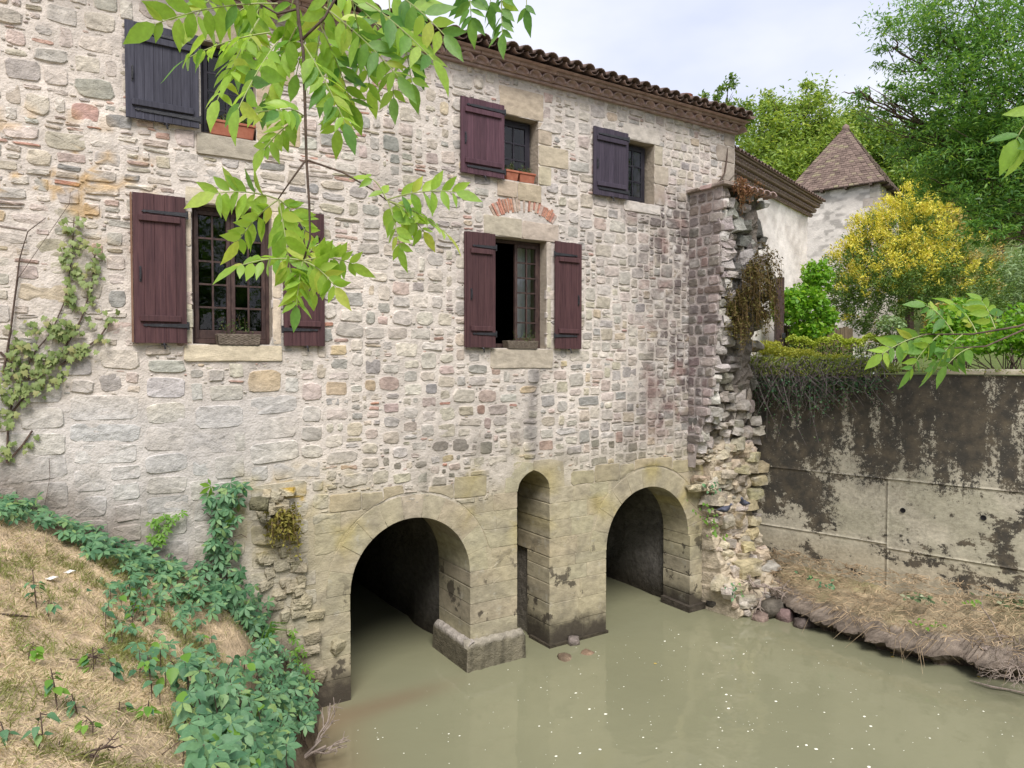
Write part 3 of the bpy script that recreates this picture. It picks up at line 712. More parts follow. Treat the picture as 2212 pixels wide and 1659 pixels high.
window(1.46, 2.08, 7.25, 8.30, [(2, 4)], .12, M_FRAME_DK, .06)
window(5.58, 6.19, 7.28, 8.22, [(2, 3)], .15, M_FRAME_DK, .06)
window(8.00, 8.58, 7.27, 8.25, [(2, 3)], .15, M_FRAME_DK, .06)

# ---- cornice and eaves
def barrel(r0, r1, ln, th, n=7, up=1):
    V = []; F = []
    for (y, r) in ((0, r0), (ln, r1)):
        for k in range(n): t = PI*k/(n-1); V += [(-r*math.cos(t), y, up*r*.82*math.sin(t)), (-(r-th)*math.cos(t), y, up*(r-th)*.82*math.sin(t))]
    m = 2*n
    for k in range(n-1):
        F += [(2*k, 2*k+2, m+2*k+2, m+2*k), (2*k+1, m+2*k+1, m+2*k+3, 2*k+3), (2*k, 2*k+1, 2*k+3, 2*k+2)]
    F += [(0, m, m+1, 1), (2*n-2, 2*n-1, m+2*n-1, m+2*n-2)]
    return V, F
SL = math.tan(R(16))
cov = [mesh('roof_tile', *barrel(.100+random.uniform(-.004, .004), .082, .46, .016), M_TILE, smooth=True) for _ in range(4)]
cha = mesh('channel_tile', *barrel(.085, .10, .46, .014, 6, -1), M_TILE, smooth=True)
cor = [mesh('cornice_tile', *barrel(.114, .108, .30, .020), M_TILE_RED, smooth=True) for _ in range(2)]
def place(me, name, loc, rot, parent):
    o = put(bpy.data.objects.new(name, me), None); o.location = loc; o.rotation_euler = rot
    o.parent = parent; o.matrix_parent_inverse = wm(parent).inverted(); return o
PITCHT = .232; x = -1.4; i = 0
rest = MB()
while x < XR+.12:
    zb = 9.02+.015*math.sin(x*1.3)+random.uniform(-.008, .008)
    place(cov[i % 4], 'roof_tile', (x+random.uniform(-.008, .008), -.36+random.uniform(-.015, .015), zb+.03), (R(16), 0, random.uniform(-.03, .03)), mill)
    if x+PITCHT/2 < XR+.1: place(cha, 'channel_tile', (x+PITCHT/2, -.34, zb+.045), (R(16), 0, 0), mill)
    place(cor[i % 2], 'cornice_tile', (x+.06, -.17+random.uniform(-.006, .006), 8.838), (0, 0, 0), mill)
    for r_ in range(1, 9):
        V, F = barrel(.10, .082, .5, .016, 5); y = -.36+r_*.43
        c_, s_ = math.cos(R(16)), math.sin(R(16)); dx = random.uniform(-.01, .01); dz = random.uniform(-.01, .01)
        rest.add([(x+a+dx, y+b*c_-c*s_, zb+.045+SL*(y+.36)+b*s_+c*c_+dz) for a, b, c in V], F)
    x += PITCHT; i += 1
rest.build('roof_tiles', M_TILE, mill, True, 'stuff')
mb = MB(); mb.box(-1.6, XR+.02, -.07, .3, 8.80, 8.836); mb.build('cornice_slab', M_TILE_RED, mill, bevel=.006)
x = -1.6
while x < XR:
    l_ = random.uniform(.28, .36); x2 = min(x+l_, XR+.06); mb = MB(); mb.box(x+.004, x2-.004, -.20+random.uniform(-.01, .01), .3, 8.93, 8.972, None, .003); mb.build('cornice_slab', M_TILE_RED, mill); x = x2
mb = MB(); mb.add([(-1.6, -.30, 8.975), (XR+.1, -.30, 8.975), (XR+.1, 3.5, 10.02), (-1.6, 3.5, 10.02), (-1.6, 7.3, 8.9), (XR+.1, 7.3, 8.9), (-1.6, -.12, 8.974), (XR+.1, -.12, 8.974)], [(0, 1, 2, 3), (3, 2, 5, 4), (0, 6, 7, 1)]); mb.build('roof_deck', M_TILE_RED, mill)
mb = MB(); mb.box(-1.6, XR+.01, -.10, .3, 8.843, 8.93); mb.build('cornice_bed', M_TILE_RED, mill)
p = at_y(1478, 213, 1.0)
mb = MB(); mb.tube([(p.x, 1.0, p.z-.4), (p.x, 1.0, p.z-.03)], [.12, .11], 12); mb.tube([(p.x, 1.0, p.z-.03), (p.x, 1.0, p.z+.05)], [.13, .17], 12); mb.build('chimney', M_TERRA, mill)

# ---- curtain and window boxes
def leafcloud(P, size, axis=None, wide=.45, droop=0., jitter=.9, fold=.15, up=.5):
    "N pointed leaves as bent quads; returns vertex and face lists"
    P = np.asarray(P, float); n = len(P); size = np.broadcast_to(size, (n,))
    nrm = np.random.normal(size=(n, 3)); nrm[:, 2] = np.abs(nrm[:, 2])*.6+up; nrm /= np.linalg.norm(nrm, axis=1, keepdims=True)
    a = np.random.normal(size=(n, 3))*jitter
    if axis is not None: a = a + np.asarray(axis)
    a[:, 2] -= droop
    a -= nrm*(a*nrm).sum(1, keepdims=True); a /= np.maximum(np.linalg.norm(a, axis=1, keepdims=True), 1e-6)
    b = np.cross(nrm, a); s = size[:, None]
    v0 = P; v2 = P+a*s; v1 = P+a*s*.45+b*s*wide*.5+nrm*s*fold; v3 = P+a*s*.45-b*s*wide*.5+nrm*s*fold
    V = np.stack([v0, v1, v2, v3], 1).reshape(-1, 3)
    return V, np.arange(4*n).reshape(n, 4)
def fast_mesh(name, V, Q, mt):
    me = bpy.data.meshes.new(name); n = len(Q); k = Q.shape[1]
    me.vertices.add(len(V)); me.vertices.foreach_set('co', np.asarray(V, np.float32).ravel())
    me.loops.add(n*k); me.loops.foreach_set('vertex_index', Q.astype(np.int32).ravel())
    me.polygons.add(n); me.polygons.foreach_set('loop_start', np.arange(0, n*k, k, dtype=np.int32)); me.polygons.foreach_set('loop_total', np.full(n, k, np.int32))
    me.materials.append(mt); me.update(calc_edges=True); return me
def leaves_obj(name, P, size, mt, parent=None, kind=None, **kw):
    V, Q = leafcloud(P, size, **kw); o = put(bpy.data.objects.new(name, fast_mesh(name, V, Q, mt)), parent)
    if kind: o['kind'] = kind
    return o
M_HERB = leaf_mat('herb_leaf', (.05, .10, .025), (.11, .19, .05), (.2, .2, .06))
V = []; F = []
for i in range(26):
    u = 6.13+.42*i/25; y = .42+.035*math.sin(i*1.25)
    for z in (4.85, 6.4): V.append((u, y, z))
for i in range(25): F.append((2*i, 2*i+2, 2*i+3, 2*i+1))
tag(obj('curtain', V, F, M_CLOTH, None, None, True), 'white curtain behind the closed half of the half open window', 'curtain')
def herbs(parent, x0, x1, y, z, n, h):
    P = []; mb = MB()
    for k in range(n):
        x = random.uniform(x0, x1); hh = h*random.uniform(.3, 1); top = Vector((x+random.uniform(-.05, .05), y+random.uniform(-.05, .03), z+hh))
        mb.tube([(x, y, z-.02), ((x+top.x)/2, y, z+hh*.5), top], .003, 4)
        for q in range(16): t = random.random(); P.append((x+(top.x-x)*t+random.gauss(0, .018), y+random.gauss(0, .025), z+hh*t+random.gauss(0, .01)))
    mb.build('stem', M_TWIG, parent); leaves_obj('leaves', P, .03, M_HERB, parent, 'stuff')
def basket(x0, x1, y0, y1, z0, z1, label, tilt=0):
    t = thing('wicker_basket', label, 'planter', ((x0+x1)/2, (y0+y1)/2, z0), 'window boxes on the sills')
    mb = MB(); n = 22; rows = 9
    def rim(s): 
        p = s*4
        if p < 1: return (x0+(x1-x0)*p, y0)
        if p < 2: return (x1, y0+(y1-y0)*(p-1))
        if p < 3: return (x1-(x1-x0)*(p-2), y1)
        return (x0, y1-(y1-y0)*(p-3))
    cx_, cy_ = (x0+x1)/2, (y0+y1)/2
    for r_ in range(rows):
        pts = []
        for k in range(65):
            x, y = rim((k % 64)/64); o = .008*math.sin(k*PI/1.0+r_*PI+.5) ; fl_ = .93+.07*r_/rows
            pts.append((cx_+(x-cx_)*fl_, cy_+(y-cy_)*fl_+o, z0+(z1-z0)*(r_+.5)/rows+random.uniform(-.002, .002)))
        mb.tube(pts, (z1-z0)/rows*.52, 5, cap=False)
    mb.build('weave', M_WICKER, t)
    mb = MB(); mb.box(x0+.02, x1-.02, y0+.02, y1-.02, z0, z1-.02); mb.build('soil', M_DARK, t)
    herbs(t, x0+.06, x1-.06, cy_, z1-.02, 7, .24); return t
basket(1.60, 2.10, -.045, .10, 4.775, 4.90, 'long low wicker basket of herbs on the pale sill of the large window')
basket(5.66, 6.22, -.04, .10, 4.775, 4.89, 'wicker basket of herbs on the sill of the half open window')
def planter(x0, x1, y0, y1, z0, z1, label, h=.16, n=9):
    t = thing('terracotta_planter', label, 'planter', ((x0+x1)/2, (y0+y1)/2, z0), 'window boxes on the sills')
    mb = MB(); e = .018
    V = [(x0+e, y0+e, z0), (x1-e, y0+e, z0), (x1-e, y1-e, z0), (x0+e, y1-e, z0), (x0, y0, z1-.03), (x1, y0, z1-.03), (x1, y1, z1-.03), (x0, y1, z1-.03)]
    mb.add(V, [(0, 3, 2, 1), (4, 5, 6, 7), (0, 1, 5, 4), (1, 2, 6, 5), (2, 3, 7, 6), (3, 0, 4, 7)]); mb.build('pot', M_TERRA, t, bevel=.008)
    mb = MB(); mb.box(x0-.010, x1+.010, y0-.010, y1+.010, z1-.032, z1); mb.build('rim', M_TERRA, t, bevel=.006)
    herbs(t, x0+.03, x1-.03, (y0+y1)/2, z1-.01, n, h)
planter(1.55, 2.06, -.03, .11, 7.245, 7.42, 'long terracotta window box on the grey sill beside the slate blue shutter', .12, 14)
planter(5.66, 5.88, -.02, .14, 7.275, 7.43, 'terracotta planter beside the plum shutter, left one of two', .17, 6)
planter(5.90, 6.18, -.02, .14, 7.275, 7.43, 'wider terracotta planter beside the plum shutter, right one of two', .14, 7)
# ------------------------------------------------------------------ broken rocks
def rock(sx, sy, sz, rough=.16, sq=.55):
    "a cube cut once and roughly rounded: 26 corners, 24 faces"
    V = []; idx = {}
    for i in (-1, 0, 1):
        for j in (-1, 0, 1):
            for k in (-1, 0, 1):
                if i == j == k == 0: continue
                v = Vector((i, j, k)); u = v.normalized(); p = v*sq*.82+u*(1-sq)
                p *= 1+random.uniform(-rough, rough); idx[(i, j, k)] = len(V); V.append(Vector((p.x*sx/2, p.y*sy/2, p.z*sz/2)))
    F = []
    for ax in range(3):
        for s in (-1, 1):
            for a in (-1, 0):
                for b in (-1, 0):
                    q = []
                    for (u, v) in ((a, b), (a+1, b), (a+1, b+1), (a, b+1)):
                        k = [0, 0, 0]; k[ax] = s; k[(ax+1) % 3] = u; k[(ax+2) % 3] = v; q.append(idx[tuple(k)])
                    F.append(tuple(q) if s > 0 else tuple(q[::-1]))
    rot = Matrix.Rotation(random.uniform(-.25, .25), 3, 'X') @ Matrix.Rotation(random.uniform(-.2, .2), 3, 'Y') @ Matrix.Rotation(random.uniform(-.5, .5), 3, 'Z')
    return [rot @ v for v in V], F

# ------------------------------------------------------------------ ruined wall end beside the mill
ruin = thing('ruined_wall', 'broken end of an old rubble wall standing against the mill corner', 'ruined wall', (10.1, -.4, .5))
def yfront(z): return float(np.interp(z, [.2, .7, 1.4, 2.2, 3.0, 3.6, 4.2, 5.5, 7.6], [-.85, -.55, -.28, -.18, -.22, -.42, -.58, -.70, -.78]))
def xright(z): return float(np.interp(z, [.3, 1.5, 3.0, 4.0, 4.6, 7.6], [11.35, 11.25, 11.1, 10.82, 10.78, 10.74]))
cz = np.arange(-.1, 7.56, .075); cu = np.linspace(0, 1, 20); V = []; C = []
for z in cz:
    x0_ = 9.53 if z > 2.95 else 9.87; xr = xright(z)-.06; yb = .09 if z < 3.1 else .17
    for u in cu:
        x = x0_+(xr-x0_)*u; y = yfront(z)+yb+.20*(float(fbm(x*4.2, z*4.2, 55))-.5)+random.uniform(-.025, .025)
        if u == 0 or u == 1: y = max(y, .12) if z < 2.95 else y+.12
        V.append((x+random.uniform(-.015, .015), y, z+random.uniform(-.015, .015))); t_ = float(sm(2.9, 3.5, z))
        C.append(tuple(np.array((.44, .375, .285))*(1-t_)+np.array((.15, .13, .115))*t_))
nU = len(cu); F = [(i*nU+j, i*nU+j+1, (i+1)*nU+j+1, (i+1)*nU+j) for i in range(len(cz)-1) for j in range(nU-1)]
obj('core', V, F, M_ROCK, ruin, C)
V = [(xright(z)-.07, y, z) for z in (0, 1.5, 3, 4, 4.6, 7.54) for y in (yfront(z)+.25, .3)]
obj('core_side', V, [(2*i, 2*i+1, 2*i+3, 2*i+2) for i in range(5)], M_ROCK, ruin, [(.2, .17, .14)]*12)
V = [(9.5, -.7, 7.54), (10.7, -.7, 7.54), (10.7, .1, 7.54), (9.5, .1, 7.54)]; obj('core_top', V, [(0, 1, 2, 3)], M_ROCK, ruin, [(.2, .17, .14)]*4)
def ruin_tint(c, P):
    P = np.asarray(P); x, y, z = P[:, 0], P[:, 1], P[:, 2]; n = fbm(x*6+y*3, z*6, 51); c = np.array(c, float)
    side = sm(.63, .70, fbm(x*15+y*14, z*16, 23, 3)); c = mixc(c, (.5, .47, .45), side*.5)
    return c*(.75+.5*n)[:, None]
rk = []
z = 2.95; face = []
Mleft = lambda u, v, d: (9.5-d, -u, v)
while z < 7.5:
    h = random.uniform(.14, .20); yl = -yfront(z+h/2); u = .0
    while u < yl-.06:
        wd = random.uniform(.14, .30)
        if yl-u < wd+.10: wd = yl-u+random.uniform(-.04, .06)
        out = blob_out(u+wd/2, z+h/2, wd-.03, h-.026, 4.5, .06, 11)
        last = u+wd > yl-.1
        col = (.33, .28, .26) if last and random.random() < .6 else random.choice([(.14, .12, .115), (.18, .15, .14), (.20, .155, .145), (.17, .15, .14), (.24, .21, .19)])
        V, F, uv = prism(out, random.uniform(.003, .012)+(.012 if last else 0), .06, .012, .003, Mleft); n_ = len(out)
        c = np.tile(np.array(jit(col, .2))[None], (len(V), 1)); c[:2*n_] = c[:2*n_]*.4+np.array((.34, .30, .285))*.6; c = ruin_tint(c, V); face.append((V, F, c)); u += wd
    z += h
for q in face[:110]: obj('stone', q[0], q[1], M_STONE, ruin, q[2], False)
mb = MB()
for i in range(9):
    V = [(9.5+dx, y, z_) for z_ in (2.9, 7.56) for dx, y in ((.005, .0), (.005, -.0))]
ml = MB(); V = []; F = []; C = []
zs_ = np.linspace(2.7, 7.56, 40); us = np.linspace(0, 1, 8)
for z_ in zs_:
    for u in us: V.append((9.505+random.uniform(-.006, .006), yfront(z_)*u*.98, z_)); C.append((.36, .315, .30))
for i in range(39):
    for k in range(7): F.append((i*8+k, i*8+k+1, (i+1)*8+k+1, (i+1)*8+k))
C = ruin_tint(np.array(C), V); obj('mortar_face', V, F, M_MORTAR, ruin, C, True)
big = []
def chunk(x, y, z, wd, dp, hh, col, rough=.19, sq=.66):
    V, F = rock(wd, dp, hh, rough, sq); o = Vector((x, y, z)); V = [v+o for v in V]
    big.append((V, F, ruin_tint(np.tile(np.array(jit(col, .12))[None], (len(V), 1)), [tuple(v) for v in V])))
z = 3.0
while z < 7.5:
    h = random.uniform(.13, .26); x = 9.52
    while x < xright(z):
        wd = random.uniform(.14, .40); hh = h*random.uniform(.7, 1.35); yy = yfront(z+h/2)+random.uniform(-.03, .13)
        if z > 3.4 and x > 10.2: yy += .10+.14*math.sin(z*2.2+x)
        if z > 5.8: col = random.choice([(.17, .16, .15), (.22, .21, .19), (.12, .115, .11), (.32, .30, .28)])
        elif z > 4.0: col = random.choice([(.11, .10, .085), (.15, .13, .11), (.19, .17, .145)])
        else: col = random.choice([(.42, .38, .34), (.36, .32, .28), (.30, .27, .24), (.46, .42, .38)])
        if x < 9.74: col = random.choice([(.42, .39, .37), (.34, .30, .285), (.5, .47, .44)]); yy = yfront(z+h/2)+random.uniform(-.06, .05)
        if random.random() < .9: chunk(x+wd/2, yy+.15, z+h/2+random.uniform(-.03, .03), wd*1.12, random.uniform(.26, .36), hh*1.12, col)
        x += wd
    z += h*.9
for k in range(250):
    z = random.uniform(.15, 3.1); x = random.uniform(9.62 if z > 2.3 else 9.92, xright(z)-.05); s_ = random.choice((.10, .13, .16, .2, .26, .34))
    col = random.choice([(.47, .40, .30), (.43, .365, .275), (.52, .45, .35), (.38, .335, .26), (.42, .38, .33)])
    chunk(x, yfront(z)+.10+random.uniform(-.05, .05), z, s_*random.uniform(.9, 1.6), s_*random.uniform(.7, 1.1), s_*random.uniform(.5, .85), col, .2, .6)
# the stack of squared stones at the right
for (px, py, wd, h) in ((1622, 985, .4, .22), (1595, 1010, .42, .2), (1618, 1090, .34, .24), (1622, 1125, .30, .22), (1618, 1152, .31, .21), (1610, 1180, .30, .2), (1612, 1228, .62, .34), (1626, 1065, .40, .22), (1634, 1035, .40, .22), (1640, 1008, .36, .22), (1590, 1118, .3, .24)):
    p = at_y(px, py, yfront(at_y(px, py, -.3).z)+.03); V, F = rock(wd, .34, h, .14, .82); V = [v+p for v in V]
    big.append((V, F, ruin_tint(np.tile(np.array(jit((.43, .375, .24), .1))[None], (len(V), 1)), [tuple(v) for v in V])))
big.sort(key=lambda q: -(max(v[0] for v in q[0])-min(v[0] for v in q[0]))*(max(v[2] for v in q[0])-min(v[2] for v in q[0])))
for q in big[:175]: obj('stone', q[0], q[1], M_ROCK, ruin, q[2])
mb = MB()
for q in big[175:]: mb.add(*q)
mb.build('rubble', M_ROCK, ruin, False, 'stuff')
# cap of slabs and half tiles
for k, (u0, u1) in enumerate(((-.02, .30), (.31, .56), (.57, .86))):
    mb = MB(); mb.box(9.42, 10.0, -u1, -u0, 7.55, 7.61, None, .012); mb.build('cap_stone', M_TILE_RED if k == 1 else M_TWIG_GREY, ruin, bevel=.008)
for k in range(5):
    place(cor[k % 2], 'cap_tile', (9.98+.19*k, -.90+.02*k, 7.50), (R(3), 0, random.uniform(-.1, .1)), ruin)

# ------------------------------------------------------------------ concrete retaining wall
RD = Vector((math.cos(R(-75.9)), math.sin(R(-75.9)), 0)); RN = Vector((RD.y, -RD.x, 0)); R0 = Vector((11.42, .15, 0))     # along, outward (towards the stream)
ret = thing('retaining_wall', 'tall stained concrete retaining wall with mossy panels above the bank', 'retaining wall', R0 + RD*3)
def conc_col(s, z):
    n1 = fbm(s*1.1, z*1.1, 61); n2 = fbm(s*5, z*5, 62); n3 = fbm(s*18, z*18, 63, 3)
    c = np.tile(np.array([[.51, .47, .375]]), (len(s), 1))*(.85+.3*n2)[:, None]
    c = mixc(c, (.42, .36, .25), sm(1.5, 1.1, z)*.5)
    gr = sm(.55, .7, n1)*sm(3.1, 2.4, z)*.3; c = mixc(c, (.26, .26, .17), gr)
    return c
def panel(s0, s1, z0, z1, off):
    ns = max(2, int((s1-s0)/.042)); nz_ = max(2, int((z1-z0)/.042)); g = .002
    ss = np.linspace(s0+g, s1-g, ns); zz_ = np.linspace(z0+g, z1-g, nz_); S, Z = np.meshgrid(ss, zz_, indexing='ij'); S = S.ravel(); Z = Z.ravel()
    d = off+(fbm(S*4, Z*4, 81)-.5)*.02
    ed = np.minimum(np.minimum(S-s0, s1-S), np.minimum(Z-z0, z1-Z)); d = d-sm(.03, .0, ed)*.0045*(.1+1.4*fbm(S*5, Z*5, 4))
    V = [tuple(R0+RD*s+RN*q+Vector((0, 0, z_))) for s, q, z_ in zip(S, d, Z)]
    F = [(i*nz_+j, i*nz_+j+1, (i+1)*nz_+j+1, (i+1)*nz_+j) for i in range(ns-1) for j in range(nz_-1)]
    b = len(V); per = [i*nz_ for i in range(ns)] + [(ns-1)*nz_+j for j in range(1, nz_)] + [i*nz_+nz_-1 for i in range(ns-2, -1, -1)] + [j for j in range(nz_-2, 0, -1)]
    C = conc_col(S, Z); C = np.vstack([C, C[per]*.7]); V += [tuple(Vector(V[k])-RN*.10) for k in per]; m = len(per)
    F += [(per[k], b+k, b+(k+1) % m, per[(k+1) % m]) for k in range(m)]
    return obj('concrete_panel', V, F, M_CONC, ret, C, True)
for a, b, zs_ in ((-.6, 2.46, (.3, 1.43, 2.56)), (2.46, 4.9, (.2, 1.36, 2.56)), (4.9, 7.4, (.2, 1.36, 2.56)), (7.4, 9.8, (.2, 1.36, 2.56)), (-.6, 4.9, (2.56, 4.36)), (4.9, 9.8, (2.56, 4.36))):
    for z0, z1 in zip(zs_[:-1], zs_[1:]): panel(a, b, z0, z1, random.uniform(-.003, .003))
V = [R0+RD*s-RN*.03+Vector((0, 0, z)) for s, z in ((-.7, -.3), (9.8, -.3), (9.8, 4.34), (-.7, 4.34))]
obj('wall_core', V, [(0, 1, 2, 3)], M_DARK, ret)
V = [R0+RD*s+RN*d+Vector((0, 0, 4.36)) for s, d in ((-.7, .0), (9.8, .0), (9.8, -.4), (-.7, -.4))]; obj('wall_top', V, [(0, 1, 2, 3)], M_CONC, ret, [(.2, .17, .12)]*4)
def ret_pt(px, py, off=0.0):
    d = ray(px, py); o = R0+RN*off; t = ((o-CAM).dot(RN))/(d.dot(RN)); return CAM+d*t
def ret_s(px, py): return (ret_pt(px, py)-R0).dot(RD)
for px, py in ((2125, 1118), (1951, 1102), (1878, 848), (2060, 800)):
    p = ret_pt(px, py); mb = MB(); a = RD; n = 10
    Vh = [p+RN*.024+(a*math.cos(2*PI*k/n)+Vector((0, 0, 1))*math.sin(2*PI*k/n))*.045 for k in range(n)]
    Vi = [p+RN*.026+(a*math.cos(2*PI*k/n)+Vector((0, 0, 1))*math.sin(2*PI*k/n))*.036 for k in range(n)]; Vb = [v-RN*.02 for v in Vi]
    mb.add(Vh+Vi+Vb, [(k, (k+1) % n, n+(k+1) % n, n+k) for k in range(n)]+[(n+k, n+(k+1) % n, 2*n+(k+1) % n, 2*n+k) for k in range(n)]+[tuple(2*n+k for k in range(n))]); mb.build('drain_hole', M_DARK, ret)
M_COPE = plain_mat('pale_cast_stone', (.50, .43, .30), (.62, .56, .42), 12, .85, .3, 50)
s = 3.3
while s < 9.5:
    l_ = random.uniform(.52, .62); mb = MB(); n = 9; prof = [(-.08, 0)]+[(.08*-math.cos(PI*k/(n-1)), .01+.075*math.sin(PI*k/(n-1))) for k in range(n)]+[(.08, 0)]
    for q in (s, s+l_-.02):
        for u, v in prof: mb.V.append(tuple(R0+RD*q+RN*(u-.04)+Vector((0, 0, 4.375+v))))
    m = len(prof); mb.F = [(k, k+1, m+k+1, m+k) for k in range(m-1)]+[tuple(range(m))[::-1], tuple(range(m, 2*m))]
    mb.build('coping_stone', M_COPE, ret, True); s += l_+(.0 if random.random() < .7 else .3)

# ------------------------------------------------------------------ water, banks and ground
def water_mat():
    m, nt, b = mat('muddy_water'); l = nt.links.new
    at = N(nt, 'ShaderNodeVertexColor', layer_name='col'); l(at.outputs[0], b.inputs['Base Color'])
    b.inputs['Roughness'].default_value = .035; b.inputs['IOR'].default_value = 1.33; b.inputs['Specular IOR Level'].default_value = .8
    tc = N(nt, 'ShaderNodeTexCoord'); n = N(nt, 'ShaderNodeTexNoise'); n.inputs['Scale'].default_value = 2.2; n.inputs['Detail'].default_value = 3
    l(tc.outputs['Object'], n.inputs['Vector']); bp = N(nt, 'ShaderNodeBump'); bp.inputs['Strength'].default_value = .16; bp.inputs['Distance'].default_value = .05
    l(n.outputs[0], bp.inputs['Height']); l(bp.outputs[0], b.inputs['Normal']); return m
gx = np.linspace(-2, 16, 110); gyy = np.concatenate([np.linspace(-45, -9, 20)[:-1], np.linspace(-9, 1, 90)[:-1], np.linspace(1, 6.8, 16)])
X, Y = np.meshgrid(gx, gyy, indexing='ij'); xf, yf_ = X.ravel(), Y.ravel()
c = np.tile(np.array([[.205, .205, .130]]), (xf.size, 1)); c *= (.92+.16*fbm(xf*.6, yf_*.6, 91))[:, None]
xw = np.interp(yf_, [-14, -9, -4, -2, -1, 0], [2.6, 2.4, 2.0, 2.2, 2.45, 2.85])
sh = np.exp(-((xf-xw)/.55)**2)*.55*sm(.3, .6, fbm(xf*1.5, yf_*1.5, 95)+.15); c = mixc(c, (.19, .125, .075), np.clip(sh, 0, 1))
bar = np.exp(-((xf-3.6)/.9)**2-((yf_+.35-.08*(xf-3.6))/.22)**2)*.5; c = mixc(c, (.18, .115, .075), bar)
c = mixc(c, (.15, .15, .10), sm(9.2, 11.0, xf)*.45)
ny_ = len(gyy); F = [(i*ny_+j, (i+1)*ny_+j, (i+1)*ny_+j+1, i*ny_+j+1) for i in range(len(gx)-1) for j in range(ny_-1)]
wt = obj('water', np.c_[xf, yf_, np.full(xf.size, WATER)].tolist(), F, water_mat(), None, c, True); wt['kind'] = 'structure'
wt['label'] = 'murky olive green stream water below the mill arches'
# left bank
gx = np.concatenate([np.linspace(-50, -3, 22)[:-1], np.linspace(-3, 3.3, 90)]); gyy = np.concatenate([np.linspace(-70, -9, 18)[:-1], np.linspace(-9, -.01, 120)])
X, Y = np.meshgrid(gx, gyy, indexing='ij'); xf, yf_ = X.ravel(), Y.ravel(); zf = bank_h(xf, yf_); zf = zf+(fbm(xf*6, yf_*6, 15)-.5)*.05
n1 = fbm(xf*2, yf_*2, 16); n2 = fbm(xf*9, yf_*9, 18)
c = np.tile(np.array([[.50, .385, .255]]), (xf.size, 1))*(.7+.6*n2)[:, None]
c = mixc(c, (.15, .17, .06), sm(.52, .7, n1)*.6)
e = np.interp(yf_, [-14, -9, -4, -2, -1, 0], [2.6, 2.4, 2.0, 2.2, 2.45, 2.85])-xf
c = mixc(c, (.10, .075, .05), sm(1.0, .5, e)*.85); c = mixc(c, (.10, .075, .055), sm(-.55, -.15, yf_)*.8)
ny_ = len(gyy); F = [(i*ny_+j, (i+1)*ny_+j, (i+1)*ny_+j+1, i*ny_+j+1) for i in range(len(gx)-1) for j in range(ny_-1)]
lb = obj('left_bank', np.c_[xf, yf_, zf].tolist(), F, M_EARTH, None, c, True); lb['kind'] = 'structure'; lb['label'] = 'sloping bank of dry mown grass and earth'
# right bank: a ledge undercut by the stream, in front of the retaining wall
LIPX = [(-.35, 10.85), (0.5, 10.90), (1.0, 10.86), (1.6, 10.62), (2.2, 10.60), (2.9, 10.52), (3.6, 10.50), (4.0, 10.95), (4.8, 11.15), (6, 11.2), (10, 11.3)]
Vb = []; Cb = []; ysb = np.linspace(.3, -9.5, 300); prof = 15
for y in ysb:
    lx = float(np.interp(-y, [q[0] for q in LIPX], [q[1] for q in LIPX])); lx += .48*(fbm(y*2.3, 3, 5)-.5)+.22*(fbm(y*7, 1, 6)-.5)+.10*(fbm(y*22, 1, 6)-.5)
    wx = R0.x+(R0.y-y)*.2511+.03; 
    zt = float(np.interp(-y, [-.3, .5, 1, 2, 3.4, 5], [.58, .46, .38, .30, .30, .36]))+.05*(fbm(y*3, 8, 2)-.5)
    for k, (u, z) in enumerate(((lx+.30, -.4), (lx+.28, WATER+.02), (lx+.21, zt*.6), (lx+.08, zt-.09), (lx-.02, zt-.035), (lx-.015, zt-.01), (lx+.05, zt+.02), (lx+.18, zt+.04), (0, 0), (1, 0), (2, 0), (3, 0), (4, 0), (5, 0), (6, 0))):
        if k >= 8:
            t = (k-7)/7; u2 = lx+.18+(wx-lx-.18)*t; z = zt+.04+(float(np.interp(-y, [0, 1.2, 2.4, 4.2, 6], [.78, .70, .62, .90, 1.0]))-zt)*t**.9
            z += .10*(fbm(u2*3, y*3, 21)-.5)+.05*(fbm(u2*10, y*10, 22)-.5); u = u2
        Vb.append((u+.10*(fbm(y*11, k*1.7, 30)-.5), y, z+.09*(fbm(y*13, k*2.1, 31)-.5)*(1 if k > 2 else .2))); 
        tp = fbm(u*4, y*4, 44)
        Cb.append(tuple(np.array((.13, .105, .085))*(.6+.8*tp)) if k < 7 else tuple(np.array((.29, .235, .155))*(.45+1.05*tp)*np.array((1-.35*max(0, float(fbm(u*1.5, y*1.5, 61))-.45), 1, 1-.6*max(0, float(fbm(u*1.5, y*1.5, 61))-.4))) if k > 8 else np.array((.20, .165, .135))*(.6+.8*tp)))
F = [(i*prof+k, i*prof+k+1, (i+1)*prof+k+1, (i+1)*prof+k) for i in range(len(ysb)-1) for k in range(prof-1)]
rb = obj('right_bank', Vb, F, M_EARTH, None, Cb, False); rb['kind'] = 'structure'; rb['label'] = 'undercut earth ledge between stream and concrete wall'
